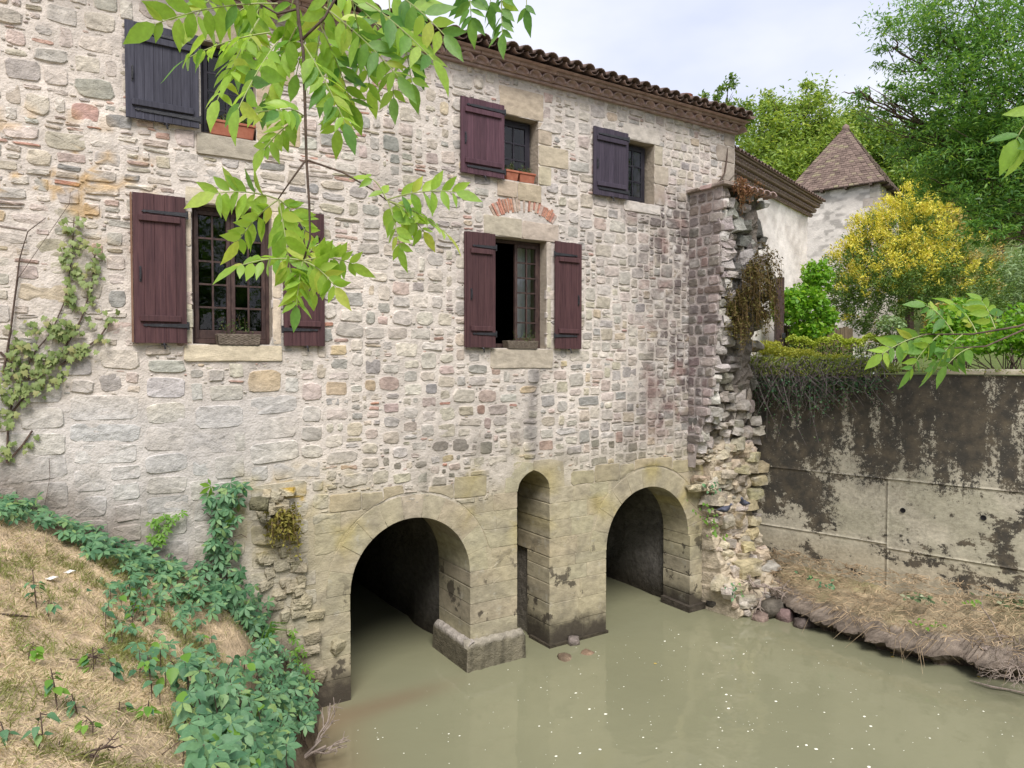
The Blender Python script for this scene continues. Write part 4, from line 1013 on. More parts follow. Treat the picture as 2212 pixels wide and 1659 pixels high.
# terrace and the land beyond, one sheet to the horizon; wooded hillside at the back
ss = np.concatenate([np.linspace(-500, -70, 10)[:-1], np.linspace(-70, 12, 40)[:-1], np.linspace(12, 500, 10)]); rr_ = np.concatenate([[.02, .5, 1.5, 3, 5], np.linspace(8, 120, 36), [200, 500, 900]])
S, Q = np.meshgrid(ss, rr_, indexing='ij'); S = S.ravel(); Q = Q.ravel()
GP = np.array([tuple(R0+RD*a-RN*b) for a, b in zip(S, Q)])
def land_h(x, y):
    d = np.hypot(x, y+9); return 4.33+sm(32, 95, d)*20+(fbm(x*.05, y*.05, 7)-.5)*6*sm(35, 70, d)
gz = land_h(GP[:, 0], GP[:, 1]); gc = np.tile(np.array([[.10, .13, .04]]), (len(S), 1))*(.7+.6*fbm(GP[:, 0]*.5, GP[:, 1]*.5, 3))[:, None]
nq = len(rr_); F = [(i*nq+j, (i+1)*nq+j, (i+1)*nq+j+1, i*nq+j+1) for i in range(len(ss)-1) for j in range(nq-1)]
gr = obj('ground', np.c_[GP[:, 0], GP[:, 1], gz].tolist(), F, M_EARTH, None, gc, True); gr['kind'] = 'structure'; gr['label'] = 'garden terrace and green hillside behind the mill'
def land(x, y): return float(land_h(np.array([x]), np.array([y]))[0])

# rocks at the foot of the ruin and in the stream
def stone_thing(px, py, sx, sy, sz, label, col, z=None, name='rock', sink=.3):
    p = at_z(px, py, WATER if z is None else z); V, F = rock(sx, sy, sz, .13, .6); V = [v+Vector((0, 0, sz*(.5-sink))) for v in V]
    cc = np.tile(np.array(jit(col))[None], (len(V), 1))*(.75+.5*np.random.rand(len(V), 1))
    o = obj(name, V, F, M_ROCK, None, cc, True); o.location = p; return tag(o, label, 'rock', 'rocks along the waterline')
stone_thing(1697, 1336, .40, .34, .30, 'round reddish rock at the water edge below the ruined wall', (.21, .155, .14))
stone_thing(1643, 1338, .36, .28, .16, 'flat pinkish rock lying low at the water edge', (.22, .165, .14))
stone_thing(1571, 1300, .34, .3, .34, 'grey angular rock beside the right arch footing', (.16, .15, .13), .2)
stone_thing(1602, 1308, .44, .3, .24, 'brown slab of rock under bare roots', (.17, .14, .11), .18)
stone_thing(1742, 1352, .5, .3, .22, 'low dark rock under the overhanging bank', (.13, .105, .09))
stone_thing(1545, 1308, .26, .3, .22, 'small dark rock against the arch footing', (.10, .09, .075), .15)
stone_thing(1668, 1318, .5, .4, .26, 'dark boulder wedged between the two reddish rocks', (.12, .105, .09), .18)
stone_thing(1238, 1391, .20, .18, .20, 'broken grey rock against the middle pier', (.20, .17, .15))
stone_thing(1226, 1421, .36, .3, .12, 'brown rock just breaking the surface by the middle pier', (.20, .145, .10), sink=.78)
stone_thing(1268, 1411, .24, .22, .11, 'smaller brown rock awash by the middle pier', (.20, .145, .10), sink=.75)
stone_thing(636, 1575, .30, .32, .42, 'mossy rock under the creeper at the mill foot', (.20, .17, .11), .12)
stone_thing(560, 1096, .26, .2, .2, 'mossy stone in the hole in the mill wall', (.14, .13, .08), 2.85)

# ------------------------------------------------------------------ white render annex and tower behind
AA = R(18); DA = Vector((math.cos(AA), math.sin(AA), 0)); DB = Vector((-math.sin(AA), math.cos(AA), 0))
annex = thing('annex_house', 'white rendered house with tiled eaves behind the mill', 'house', at_t(1700, 785, 18.5))
c1 = at_t(1741, 785, 20.0); c1.z = 3.9; c0 = c1-DA*9; EZ = 9.0
def wallgrid(name, a, b, z0, z1, base, parent, mt, step=.12, f=None):
    n = max(2, int((b-a).length/step)); m = max(2, int((z1-z0)/step)); V = []; C = []
    for i in range(n):
        for j in range(m):
            p = a+(b-a)*i/(n-1); z = z0+(z1-z0)*j/(m-1); V.append((p.x, p.y, z)); s_ = (b-a).length*i/(n-1)
            k = .8+.4*float(fbm(s_*1.3, z*1.3, 5)); q = np.array(base)*k
            if f: q = f(q, s_, z)
            C.append(tuple(q))
    F = [(i*m+j, (i+1)*m+j, (i+1)*m+j+1, i*m+j+1) for i in range(n-1) for j in range(m-1)]
    return obj(name, V, F, mt, parent, C, True)
def annf(q, s_, z):
    k = float(sm(.52, .66, fbm(s_*3, z*3, 8))); return q*(1-k*.35)+np.array((.30, .25, .22))*k*.35
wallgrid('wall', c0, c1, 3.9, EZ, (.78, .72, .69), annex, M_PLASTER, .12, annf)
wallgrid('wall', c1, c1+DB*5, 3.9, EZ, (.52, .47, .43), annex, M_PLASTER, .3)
mb = MB(); NRM = -DB
for row, (z, pr, r_) in enumerate(((EZ-.32, .10, .07), (EZ-.20, .20, .07), (EZ-.08, .30, .07))):
    s_ = 0
    while s_ < 9.2:
        V, F = barrel(r_, r_, .3, .02, 6); o = c0+DA*s_+NRM*pr
        mb.add([(o.x+DA.x*a+DB.x*b, o.y+DA.y*a+DB.y*b, z+c_) for a, b, c_ in V], F); s_ += .165
mb.build('cornice_tiles', M_TILE_RED, annex, True, 'stuff')
for z, pr in ((EZ-.34, .06), (EZ-.225, .16), (EZ-.105, .26), (EZ+.0, .34)):
    mb = MB(); a, b = c0, c1+DA*.2; pts = [a, a+NRM*pr, b+NRM*pr, b]
    mb.add([(p.x, p.y, z) for p in pts]+[(p.x, p.y, z+.035) for p in pts], [(0, 1, 2, 3)[::-1], (4, 5, 6, 7), (1, 2, 6, 5), (2, 3, 7, 6), (0, 1, 5, 4)]); mb.build('cornice_slab', M_TILE_RED, annex)
mb = MB(); s_ = 0
while s_ < 9.3:
    for k in range(7):
        V, F = barrel(.085, .07, .5, .015, 5); o = c0+DA*s_+NRM*(.40-k*.42)
        mb.add([(o.x+DA.x*a+DB.x*b, o.y+DA.y*a+DB.y*b, EZ+.05+k*.125+b*.29+c_) for a, b, c_ in V], F)
    s_ += .20
mb.build('roof_tiles', M_TILE, annex, True, 'stuff')
V = [c0+NRM*.4, c1+DA*.25+NRM*.4, c1+DA*.25+DB*2.5, c0+DB*2.5]; V = [(p.x, p.y, EZ+(.04 if i < 2 else .88)) for i, p in enumerate(V)]
obj('roof_deck', V, [(0, 1, 2, 3)], M_TILE_RED, annex)
# tower
tw = thing('stone_tower', 'square stone tower with steep pyramid roof of small mossy tiles', 'tower', (25.4, 5.6, 4.2))
TC = Vector((25.2, 5.64, 0)); WB, WA = 3.2, 3.3; TZ = 11.2
def stf(q, s_, z):
    k = float(sm(.50, .58, vnoise(s_*5, z*9, 18))*sm(.35, .6, fbm(s_*1.2, z*1.2, 44))); return q*(1-.38*k)
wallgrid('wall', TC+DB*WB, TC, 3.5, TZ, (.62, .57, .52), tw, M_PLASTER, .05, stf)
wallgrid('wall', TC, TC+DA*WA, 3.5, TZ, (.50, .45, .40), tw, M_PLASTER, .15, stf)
for k in range(22):
    z = 4.0+k*.33; l_ = .55 if k % 2 else .32; mb = MB(); V = []
    for (a, b) in ((TC-DB*-.0+DB*l_+(-DA)*.012, 0), (TC-DA*.012-DB*.012, 0), (TC+DA*(.85-l_)-DB*.012, 0)):
        V += [(a.x, a.y, z+.008), (a.x, a.y, z+.322)]
    mb.add(V, [(0, 2, 3, 1), (2, 4, 5, 3)], jit((.40, .36, .31), .12)); mb.build('quoin', M_ASHLAR, tw)
CEN = TC+DB*WB/2+DA*WA/2
M_FLAT = leaf_mat('flat_roof_tile', (.125, .092, .078), (.21, .155, .13), (.23, .20, .13), 0, .9, spec=.1)
mb = MB(); ov = .24
prof = [(1.0, TZ-.10), (.82, TZ+.34), (.66, TZ+.80), (0.02, TZ+2.62)]
def rp(t):
    h = np.interp(t, [0, .16, .32, 1], [q[1] for q in prof]); f = np.interp(t, [0, .16, .32, 1], [q[0] for q in prof]); return f, h
NC = 30
for k in range(NC):
    f0, h0 = rp(k/NC); f1, h1 = rp((k+1.35)/NC if (k+1.35)/NC < 1 else 1)
    for (u, v, hw, hl) in ((-DA, DB, WA/2+ov, WB/2+ov), (-DB, DA, WB/2+ov, WA/2+ov), (DA, DB, WA/2+ov, WB/2+ov), (DB, DA, WB/2+ov, WA/2+ov)):
        n = max(1, int(2*hl*f0/.17))
        for i in range(n):
            a = -1+2*i/n+random.uniform(-.004, .004); b = -1+2*(i+.94)/n; o = random.uniform(.01, .035); dz = random.uniform(-.012, .012)
            P = [CEN+u*(hw*f0+o)+v*hl*f0*a, CEN+u*(hw*f0+o)+v*hl*f0*b, CEN+u*hw*f1+v*hl*f1*b, CEN+u*hw*f1+v*hl*f1*a]
            Z = [h0+.02+dz, h0+.02+dz, h1, h1]
            Vv = [(p.x, p.y, z) for p, z in zip(P, Z)]+[(P[0].x, P[0].y, h0-.012+dz), (P[1].x, P[1].y, h0-.012+dz)]
            mb.add(Vv, [(0, 1, 2, 3), (4, 5, 1, 0)])
mb.build('roof_tiles', M_FLAT, tw, False, 'stuff')
mb = MB(); prv = None
for t in np.linspace(0, 1, 8):
    f, h = rp(t); ring = [CEN+DA*(WA/2+ov)*f*a+DB*(WB/2+ov)*f*b for a, b in ((-1, -1), (1, -1), (1, 1), (-1, 1))]; b0 = len(mb.V)
    mb.V += [(p.x, p.y, h-.03) for p in ring]
    if prv is not None: mb.F += [(prv+k, prv+(k+1) % 4, b0+(k+1) % 4, b0+k) for k in range(4)]
    prv = b0
mb.F.append((3, 2, 1, 0)); mb.build('roof_deck', M_TILE, tw)
for u, v, l_, o in ((DB, -DA, WB, 0), (DA, -DB, WA, 0)):
    s_ = .25
    while s_ < l_:
        p = TC+u*s_; mb = MB(); q = [p-u*.05, p+u*.05]; e = [z_+v*.26 for z_ in q]
        mb.add([(a.x, a.y, zz_) for zz_ in (TZ-.20, TZ-.08) for a in (q[0], q[1], e[1], e[0])], [(0, 3, 2, 1), (4, 5, 6, 7), (0, 1, 5, 4), (1, 2, 6, 5), (2, 3, 7, 6), (3, 0, 4, 7)]); mb.build('rafter_end', M_TWIG, tw); s_ += .85
mb = MB(); mb.tube([CEN+Vector((0, 0, TZ+2.46)), CEN+Vector((0, 0, TZ+2.68)), CEN+Vector((0, 0, TZ+2.76))], [.16, .12, .02], 8); mb.build('finial', M_FLAT, tw, True)

# ------------------------------------------------------------------ two pigeons on the ruin
M_BIRD = plain_mat('grey_feathers', (.045, .05, .075), (.12, .13, .18), 14, .7, .2, 60)
def pigeon(p, dirv, label):
    t = thing('pigeon', label, 'bird', p, 'pigeons on the ruined wall'); d = Vector(dirv).normalized(); sd_ = Vector((-d.y, d.x, 0)); up = Vector((0, 0, 1))
    rings = [(-.19, .055, .030, .006), (-.12, .070, .030, .014), (-.07, .085, .045, .040), (0, .10, .058, .058), (.06, .115, .055, .058), (.10, .145, .036, .040), (.115, .175, .026, .028), (.13, .20, .025, .027), (.145, .205, .018, .018), (.16, .200, .006, .006), (.18, .192, .002, .002)]
    mb = MB(); n = 10
    for (a, h, w_, hh) in rings:
        for k in range(n): th = 2*PI*k/n; mb.V.append(tuple(p+d*a+up*(h+hh*math.sin(th))+sd_*w_*math.cos(th)))
    for i in range(len(rings)-1):
        for k in range(n): mb.F.append((i*n+k, i*n+(k+1) % n, (i+1)*n+(k+1) % n, (i+1)*n+k))
    mb.F += [tuple(range(n))[::-1], tuple((len(rings)-1)*n+k for k in range(n))]; mb.build('body', M_BIRD, t, True)
    for s_ in (-1, 1):
        mb = MB(); b = p+sd_*s_*.02; mb.tube([b+up*.06, b+up*.03-d*.005, b, b+d*.03], .004, 5); mb.build('leg', M_TERRA, t)
        mb = MB(); w0 = p+sd_*s_*.055+up*.105; mb.tube([w0+d*.06, w0, w0-d*.08-up*.02, w0-d*.15-up*.035], [.02, .03, .02, .004], 6); mb.build('wing', M_BIRD, t, True)
pp = at_y(1608, 1098, -.52); pigeon(pp, (-.9, -.3, 0), 'grey pigeon perched on a squared stone of the ruin')
pp = at_y(1564, 1112, -.45); pigeon(pp, (.2, -1, 0), 'dark pigeon tucked in a hollow of the ruin')
# ------------------------------------------------------------------ leaves and plants
def leaflet_mesh(name, mt, wide=.46, curl=.10, fold=.10, prof=(.0, .30, .48, .40, .16)):
    V = [(0, 0, 0)]; st = (.14, .36, .62, .84)
    for y, wv in zip(st, prof[1:]):
        hw = wv*wide; z = -curl*y*y+random.uniform(-.012, .012)
        V += [(-hw, y, z+fold*hw), (0, y, z-.012), (hw, y, z+fold*hw)]
    V.append((0, 1, -curl)); F = [(0, 2, 1), (0, 3, 2)]
    for i in range(3): a = 1+3*i; F += [(a, a+1, a+4, a+3), (a+1, a+2, a+5, a+4)]
    F += [(10, 11, 13), (11, 12, 13)]
    return mesh(name, V, F, mt, None, True)
def palmate_mesh(name, mt, angs=(-100, -52, 0, 52, 100), lens=(.62, .9, 1.0, .9, .62), wide=.44):
    V = []; F = []
    for a, l_ in zip(angs, lens):
        a = R(a+random.uniform(-6, 6)); dr = random.uniform(.1, .35); b = len(V)
        pts = [(0, 0)]; 
        for y, wv in ((.30, .30), (.58, .46), (.82, .24)):
            pts += [(-wv*wide, y), (0, y), (wv*wide, y)]
        pts.append((0, 1))
        for (x, y) in pts:
            x *= l_; y = y*l_+.04; V.append((x*math.cos(a)+y*math.sin(a), -x*math.sin(a)+y*math.cos(a), -dr*y*y+abs(x)*.18))
        F += [(b, b+2, b+1), (b, b+3, b+2)]
        for i in range(2): q = b+1+3*i; F += [(q, q+1, q+4, q+3), (q+1, q+2, q+5, q+4)]
        F += [(b+7, b+8, b+10), (b+8, b+9, b+10)]
    return mesh(name, V, F, mt, None, True)
def ivy_mesh(name, mt):
    P = [(0, 0), (.28, -.14), (.52, .05), (.36, .34), (.42, .62), (.16, .60), (0, 1), (-.16, .60), (-.42, .62), (-.36, .34), (-.52, .05), (-.28, -.14)]
    V = [(x*.9, y, -.12*(x*x)+random.uniform(-.04, .04)) for x, y in P]+[(0, .35, .06)]
    return mesh(name, V, [(k, (k+1) % 12, 12) for k in range(12)], mt, None, True)
def frame(pos, yd, nrm, s):
    y = Vector(yd).normalized(); n = Vector(nrm); x = y.cross(n)
    if x.length < 1e-4: x = y.orthogonal()
    x.normalize(); z = x.cross(y); m = Matrix((x, y, z)).transposed().to_4x4()
    return Matrix.Translation(pos) @ m @ Matrix.Scale(s, 4)
def place_leaves(parent, items, name='leaf', limit=280, rest='small_leaves'):
    "items: (mesh, matrix, size seen); the largest become objects, the others one mass"
    items = sorted(items, key=lambda q: -q[2])
    for me, m, _ in items[:limit]:
        o = bpy.data.objects.new(name, me); COL.objects.link(o); o.parent = parent; o.matrix_parent_inverse = wm(parent).inverted(); o.matrix_basis = m
    if len(items) > limit:
        V = []; F = []
        for me, m, _ in items[limit:]:
            b = len(V); V += [tuple(m @ v.co) for v in me.vertices]; F += [tuple(i+b for i in p.vertices) for p in me.polygons]
        obj(rest, V, F, items[limit][0].materials[0], parent, None, True, 'stuff')
def seen(m, s): return s/max(.3, (m.translation-CAM).length)
def rv(s=1): return Vector((random.gauss(0, s), random.gauss(0, s), random.gauss(0, s)))

M_ASHL = leaf_mat('sunlit_ash_leaf', (.19, .34, .05), (.30, .46, .08), (.38, .45, .09), .5, .4, (1.75, 1.6, 1.0), vein=True)  # ash leaf in the light, its brightness set in the colour
M_ASHD = leaf_mat('shaded_ash_leaf', (.075, .19, .045), (.15, .29, .06), None, .45, .3, (1.8, 1.7, 1.0), vein=True)  # same ash leaf darkened: shade of the leaves above, put into the colour
M_CREEP = leaf_mat('creeper_leaf', (.045, .13, .062), (.13, .26, .125), (.19, .29, .10), .25, .5, spec=.35, vein=True)
M_CREEPY = leaf_mat('young_creeper_leaf', (.11, .25, .035), (.17, .33, .05), None, .45, .45, (1.6, 1.5, .8))
M_IVY = leaf_mat('ivy_leaf', (.13, .19, .055), (.23, .29, .10), (.28, .28, .11), .25, .5)
M_TREE_DK = leaf_mat('dark_tree_leaf', (.07, .17, .05), (.15, .30, .07), (.26, .40, .09), .45, .35, (1.8, 1.7, .8))
M_TREE_LT = leaf_mat('pale_tree_leaf', (.17, .28, .06), (.30, .42, .09), (.38, .45, .10), .4, .5, (1.4, 1.3, .7))
M_TREE_MD = leaf_mat('mid_tree_leaf', (.09, .17, .035), (.16, .27, .05), (.26, .33, .06), .4, .5, (1.4, 1.3, .7))
M_GOLD = leaf_mat('golden_spray', (.52, .52, .07), (.84, .76, .14), (.80, .62, .17), .35, .6)
M_CONIF = leaf_mat('green_spray', (.08, .16, .04), (.16, .27, .06), (.26, .33, .07), .3, .6)
M_RUST = leaf_mat('rust_spray', (.36, .29, .09), (.55, .45, .16), None, .3, .6)
M_BRIGHT = leaf_mat('bright_shrub_leaf', (.11, .27, .03), (.20, .40, .04), (.30, .44, .07), .45, .45, (1.5, 1.4, .7))
M_FEATH = leaf_mat('feathery_shrub_leaf', (.18, .28, .13), (.29, .40, .19), None, .3, .6)
M_DRY = leaf_mat('dry_leaf', (.12, .075, .035), (.24, .16, .08), None, .15, .8, spec=.1)
M_FERN = leaf_mat('withered_fern', (.075, .06, .025), (.16, .13, .05), (.17, .17, .05), .2, .8, spec=.1)
M_GRASS = leaf_mat('dry_grass', (.48, .385, .235), (.74, .62, .42), (.30, .33, .12), .25, .8, (1.1, 1.1, .8), spec=.1)
M_GRASSG = leaf_mat('green_grass', (.17, .20, .065), (.29, .30, .11), None, .3, .7, spec=.1)

def wob(a, b, n, k):
    a = Vector(a); b = Vector(b); r = [a]
    for i in range(1, n): t = i/n; r.append(a.lerp(b, t)+rv(k)*math.sin(PI*t))
    return r+[b]
def tree(name, label, base, lobes, nleaf, lsize, mt, group=None, trunk=.25, wide=.4, mat2=None, droop=.2, clump=.35, nclump=130, cat='tree', limbs=True, fill=2.0, lean=.5):
    base = Vector(base); t = thing(name, label, cat, base, group)
    mb = MB(); top = max((Vector(l[0]) for l in lobes), key=lambda v: v.z)
    mid = base.lerp(Vector((sum(l[0][0] for l in lobes)/len(lobes), sum(l[0][1] for l in lobes)/len(lobes), base.z)), lean)
    fork = Vector((mid.x, mid.y, base.z+(min(l[0][2] for l in lobes)-base.z)*.75))
    mb.tube(wob(base, fork, 5, trunk*.25)+[fork.lerp(top, .5), top], [trunk, trunk*.9, trunk*.85, trunk*.78, trunk*.72, trunk*.68, trunk*.35, trunk*.08], 8); mb.build('trunk', M_TWIG, t, True)
    vol = np.array([l[1]*l[1]*l[2] for l in lobes]); vol = vol**.75/np.sum(vol**.75); P = []; 
    if limbs:
        for i, l in enumerate(lobes):
            mb = MB(); c = Vector(l[0]); st = fork.lerp(top, random.uniform(0, .5)); mb.tube(wob(st, c, 5, l[1]*.15), [trunk*.4, trunk*.33, trunk*.26, trunk*.2, trunk*.14, trunk*.07], 6)
            for q in range(9):
                u = rv(1).normalized(); e = c+Vector((u.x*l[1], u.y*l[1], u.z*l[2]))*.85; s = c.lerp(st, random.uniform(0, .4)); mb.tube(wob(s, e, 4, l[1]*.1), [trunk*.16, trunk*.12, trunk*.09, trunk*.06, trunk*.02], 5)
            mb.build('limb', M_TWIG, t, True)
    for l, f in zip(lobes, vol):
        nc = max(4, int(nclump*f)); k = max(3, int(nleaf*f/nc))
        for _ in range(nc):
            u = rv(1).normalized(); r_ = random.random()**(1/fill); c = np.array(l[0])+np.array((u.x*l[1], u.y*l[1], u.z*l[2]))*r_*(1+random.uniform(-.12, .16))
            sc = clump*l[1]*random.uniform(.5, 1.2)
            P.append(c+np.clip(np.random.normal(size=(k, 3)), -1.7, 1.7)*np.array((sc, sc, sc*.45)))
    P = np.vstack(P); s = lsize*np.random.uniform(.6, 1.25, len(P))
    leaves_obj('crown', P, s, mt, t, wide=wide, droop=droop, up=.7); return t
def lobe(px, py, t, r, rz): return (tuple(at_t(px, py, t)), r, rz)
def foot(px, t):
    p = at_t(px, 785, t); return (p.x, p.y, land(p.x, p.y)-.1)
# far wood on the hillside, one mass
Ph = []; hs = []
for k in range(520):
    px = random.uniform(1480, 2500); t = random.uniform(52, 120); p = at_t(px, 785, t); zb = land(p.x, p.y); r_ = random.uniform(2.2, 4.0)
    n = 60; u = np.random.normal(size=(n, 3)); u /= np.linalg.norm(u, axis=1, keepdims=True); u[:, 2] = np.abs(u[:, 2])*1.2
    Ph.append(np.array((p.x, p.y, zb+1.0))+u*r_*np.random.uniform(.7, 1.1, (n, 1)))
Ph = np.vstack(Ph); wd = leaves_obj('far_wood', Ph, np.random.uniform(.6, 1.3, len(Ph)), M_TREE_MD, None, 'stuff', wide=.9, up=.8); tag(wd, 'distant woodland covering the hillside behind the tower', 'wood', kind='stuff')
# pale trees behind the mill roof
tree('tree', 'tall pale green tree rising behind the mill roof ridge', foot(1690, 44), [lobe(1690, 300, 44, 3.6, 3.0), lobe(1755, 290, 44, 2.4, 3.0), lobe(1620, 340, 43, 2.6, 2.2), lobe(1745, 215, 44, .7, 1.5), lobe(1660, 235, 44, 1.3, 1.2), lobe(1700, 390, 43, 4.0, 2.0), lobe(1800, 330, 45, 2.2, 2.6)], 26000, .30, M_TREE_LT, 'trees behind the mill', .35, clump=.22, nclump=330, fill=1.7)
tree('tree', 'thin pale shoots of a tree just above the mill eaves', foot(1545, 40), [lobe(1520, 228, 40, .55, .75), lobe(1548, 222, 40, .4, .9), lobe(1572, 205, 40, .45, 1.2), lobe(1600, 250, 40, .7, .7), lobe(1545, 270, 40, 1.5, .8)], 3200, .25, M_TREE_MD, 'trees behind the mill', .2, clump=.3, nclump=60)
tree('tree', 'rounded green tree behind the tower roof', foot(1880, 46), [lobe(1880, 330, 46, 3.4, 2.8), lobe(1930, 400, 45, 3.2, 2.4), lobe(1850, 280, 47, 2.0, 1.6)], 14000, .34, M_TREE_MD, 'trees behind the tower', .4, clump=.25, nclump=200)
tree('tree', 'yellow green tree on the slope right of the tower', foot(2010, 42), [lobe(2010, 420, 42, 2.8, 2.4), lobe(2060, 370, 43, 2.6, 2.4), lobe(1980, 480, 41, 2.4, 1.6)], 12000, .30, M_TREE_LT, 'trees behind the tower', .4, clump=.25, nclump=180)
tree('tree', 'pale trunked tree beyond the golden conifer', foot(2154, 34), [lobe(2160, 430, 34, 2.0, 1.6), lobe(2230, 470, 34, 2.2, 1.6), lobe(2110, 480, 35, 1.5, 1.2)], 7000, .24, M_TREE_MD, 'trees behind the tower', .22, clump=.25, nclump=110)
# the large dark tree on the right
big_tree = tree('tree', 'large dark green overhanging tree filling the upper right', (at_t(2860, 785, 9.6).x, at_t(2860, 785, 9.6).y, .75), [lobe(2090, 60, 10, 1.05, 1.0), lobe(2010, 60, 10.2, 0.7, 0.75), lobe(2230, 60, 9.4, 1.35, 1.2), lobe(2010, 205, 10, 0.78, 0.53), lobe(2120, 210, 9.7, 1.0, 0.75), lobe(1895, 228, 10.2, 0.4, 0.26), lobe(1850, 205, 10.2, 0.26, 0.16), lobe(2050, 330, 10, 0.78, 0.53), lobe(2160, 330, 9.6, 0.82, 0.62), lobe(2150, 440, 9.4, 0.58, 0.4), lobe(2230, 400, 9.4, 0.75, 0.75), lobe(2085, 440, 9.7, 0.34, 0.22), lobe(2320, 250, 9.4, 1.5, 1.6), lobe(1960, 320, 10.1, 0.34, 0.22), lobe(1925, 100, 10.3, 0.36, 0.3), lobe(2195, 500, 9.1, 0.36, 0.2), lobe(2110, 300, 9.5, .8, .6), lobe(2200, 370, 9.3, .7, .5), lobe(2040, 400, 9.8, .4, .3), lobe(2150, 490, 9.2, .38, .25), lobe(2120, 400, 9.5, .55, .42), lobe(1985, 280, 10, .42, .34)], 56000, .084, M_TREE_DK, None, .10, .28, clump=.19, nclump=760, droop=.5, fill=2.2, lean=.04)
# golden conifer
def conifer():
    base = foot(1962, 19); t = thing('golden_conifer', 'golden tipped conifer bush in front of the tower', 'conifer', base)
    lobes = [lobe(1962, 640, 19, 1.75, 1.35), lobe(1962, 540, 19, 1.35, 1.1), lobe(1967, 478, 19, .72, .85), lobe(1870, 590, 18.8, .85, .85), lobe(1872, 515, 19, .36, .5), lobe(2055, 570, 19.2, 1.0, .95), lobe(2070, 640, 19, 1.0, .8), lobe(1880, 650, 18.6, .9, .75), lobe(1935, 610, 18.2, 1.0, .8), lobe(2010, 500, 19.2, .62, .6)]
    mb = MB(); b = Vector(base); mb.tube([b, b+Vector((0, 0, 1.2)), b+Vector((.1, 0, 2.6))], [.16, .12, .05], 8); mb.build('trunk', M_TWIG, t)
    sets = {'g': [], 'y': [], 'r': []}
    zt = max(l[0][2]+l[2] for l in lobes)
    for l in lobes:
        c = Vector(l[0]); n = int(110*l[1]*l[2])+20
        for k in range(n):
            u = rv(1).normalized(); u.z = u.z*.9+.1
            p = c+Vector((u.x*l[1], u.y*l[1], u.z*l[2]))*random.uniform(.86, 1.06)
            hf = (p.z-b.z)/(zt-b.z); rr = (p-b).dot(_R)
            key = 'y' if random.random() < np.clip((hf-.38)*2.0+.40*u.z, .06, .95) else 'g'
            if key == 'y' and rr > .75 and random.random() < .75: key = 'r'
            tipd = (u+Vector((0, 0, .45))).normalized()
            q = np.array(p)+np.clip(np.random.normal(size=(46, 3)), -1.8, 1.8)*.062+np.outer(np.random.rand(46)*.22, np.array(tipd)); sets[key].append((q, np.tile(np.array(tipd), (46, 1))))
            if key != 'g':
                q2 = np.array(p-u*.16)+np.random.normal(size=(14, 3))*.08; sets['g'].append((q2, np.tile(np.array(tipd), (14, 1))))
    for key, m_, nm in (('g', M_CONIF, 'green_foliage'), ('y', M_GOLD, 'golden_foliage'), ('r', M_RUST, 'rusty_foliage')):
        P = np.vstack([a for a, _ in sets[key]]); A = np.vstack([a for _, a in sets[key]])
        leaves_obj(nm, P, np.random.uniform(.045, .11, len(P)), m_, t, axis=A*1.6, wide=.36, jitter=.6, up=.3)
    return t
conifer()
def bush(name, label, cat, base, lobes, n, ls, mt, group=None, wide=.6, up=.5, droop=.1, stems=14, jitter=.9):
    t = thing(name, label, cat, base, group); mb = MB(); b = Vector(base)
    for k in range(stems):
        l = random.choice(lobes); u = rv(.5); e = Vector(l[0])+Vector((u.x*l[1], u.y*l[1], u.z*l[2])); mb.tube(wob(b+Vector((random.gauss(0, .12), random.gauss(0, .12), 0)), e, 3, .05), [.016, .012, .008, .003], 5)
    mb.build('stems', M_TWIG, t, False, 'stuff')
    w_ = np.array([l[1]**2*l[2] for l in lobes])**.7; w_ /= w_.sum(); P = []
    for l, f in zip(lobes, w_):
        u = np.random.normal(size=(int(n*f)+1, 3)); u /= np.linalg.norm(u, axis=1, keepdims=True); r_ = np.random.rand(len(u), 1)**.35*(1+.3*(fbm(u[:, 0]*3+9, u[:, 2]*3+u[:, 1]*2, 4)[:, None]-.5))
        P.append(np.array(l[0])+u*r_*np.array((l[1], l[1], l[2])))
    P = np.vstack(P); leaves_obj('foliage', P, ls*np.random.uniform(.6, 1.2, len(P)), mt, t, wide=wide, up=up, droop=droop, jitter=jitter); return t
bush('climbing_vine', 'bright green climber spilling over the fence by the white house', 'climber', foot(1735, 17), [lobe(1765, 600, 17, .36, .42), lobe(1745, 715, 16.8, .42, .3), lobe(1740, 655, 16.8, .52, .42), lobe(1700, 660, 16.6, .36, .42), lobe(1785, 690, 16.8, .26, .36)], 3400, .13, M_BRIGHT, wide=.75, droop=.6)
bush('feathery_shrub', 'pale feathery shrub at the right edge behind the terrace', 'shrub', foot(2190, 20), [lobe(2180, 640, 20, 1.0, .9), lobe(2230, 600, 20, 1.0, 1.0), lobe(2130, 670, 20, .6, .5)], 6500, .22, M_FEATH, wide=.16, droop=.2)
bush('broad_leaf_shrub', 'bright broad leaved shrub above the right end of the concrete wall', 'shrub', foot(2170, 13.6), [lobe(2190, 730, 13.6, .62, .36), lobe(2090, 745, 13.8, .5, .26), lobe(2250, 700, 13.6, .7, .5), lobe(2000, 758, 14, .32, .2)], 3000, .11, M_BRIGHT, wide=.7, up=.8)
bush('rust_shrub', 'orange tinted shrub between the conifer and the feathery shrub', 'shrub', foot(2060, 17), [lobe(2060, 690, 17, .62, .42), lobe(2110, 715, 17, .5, .3)], 2600, .10, M_RUST, wide=.4)
bush('leafy_shrub', 'tall leafy green shrub in front of the orange tinted shrub', 'shrub', foot(2080, 15), [lobe(2080, 690, 15, .50, .42), lobe(2040, 720, 15, .4, .3)], 1700, .13, M_BRIGHT, wide=.6)
bush('pale_shrub', 'small pale shrub beside the white bench', 'shrub', foot(1925, 15.5), [lobe(1925, 700, 15.5, .30, .18), lobe(1945, 745, 15.3, .26, .2)], 700, .09, M_FEATH, wide=.6)
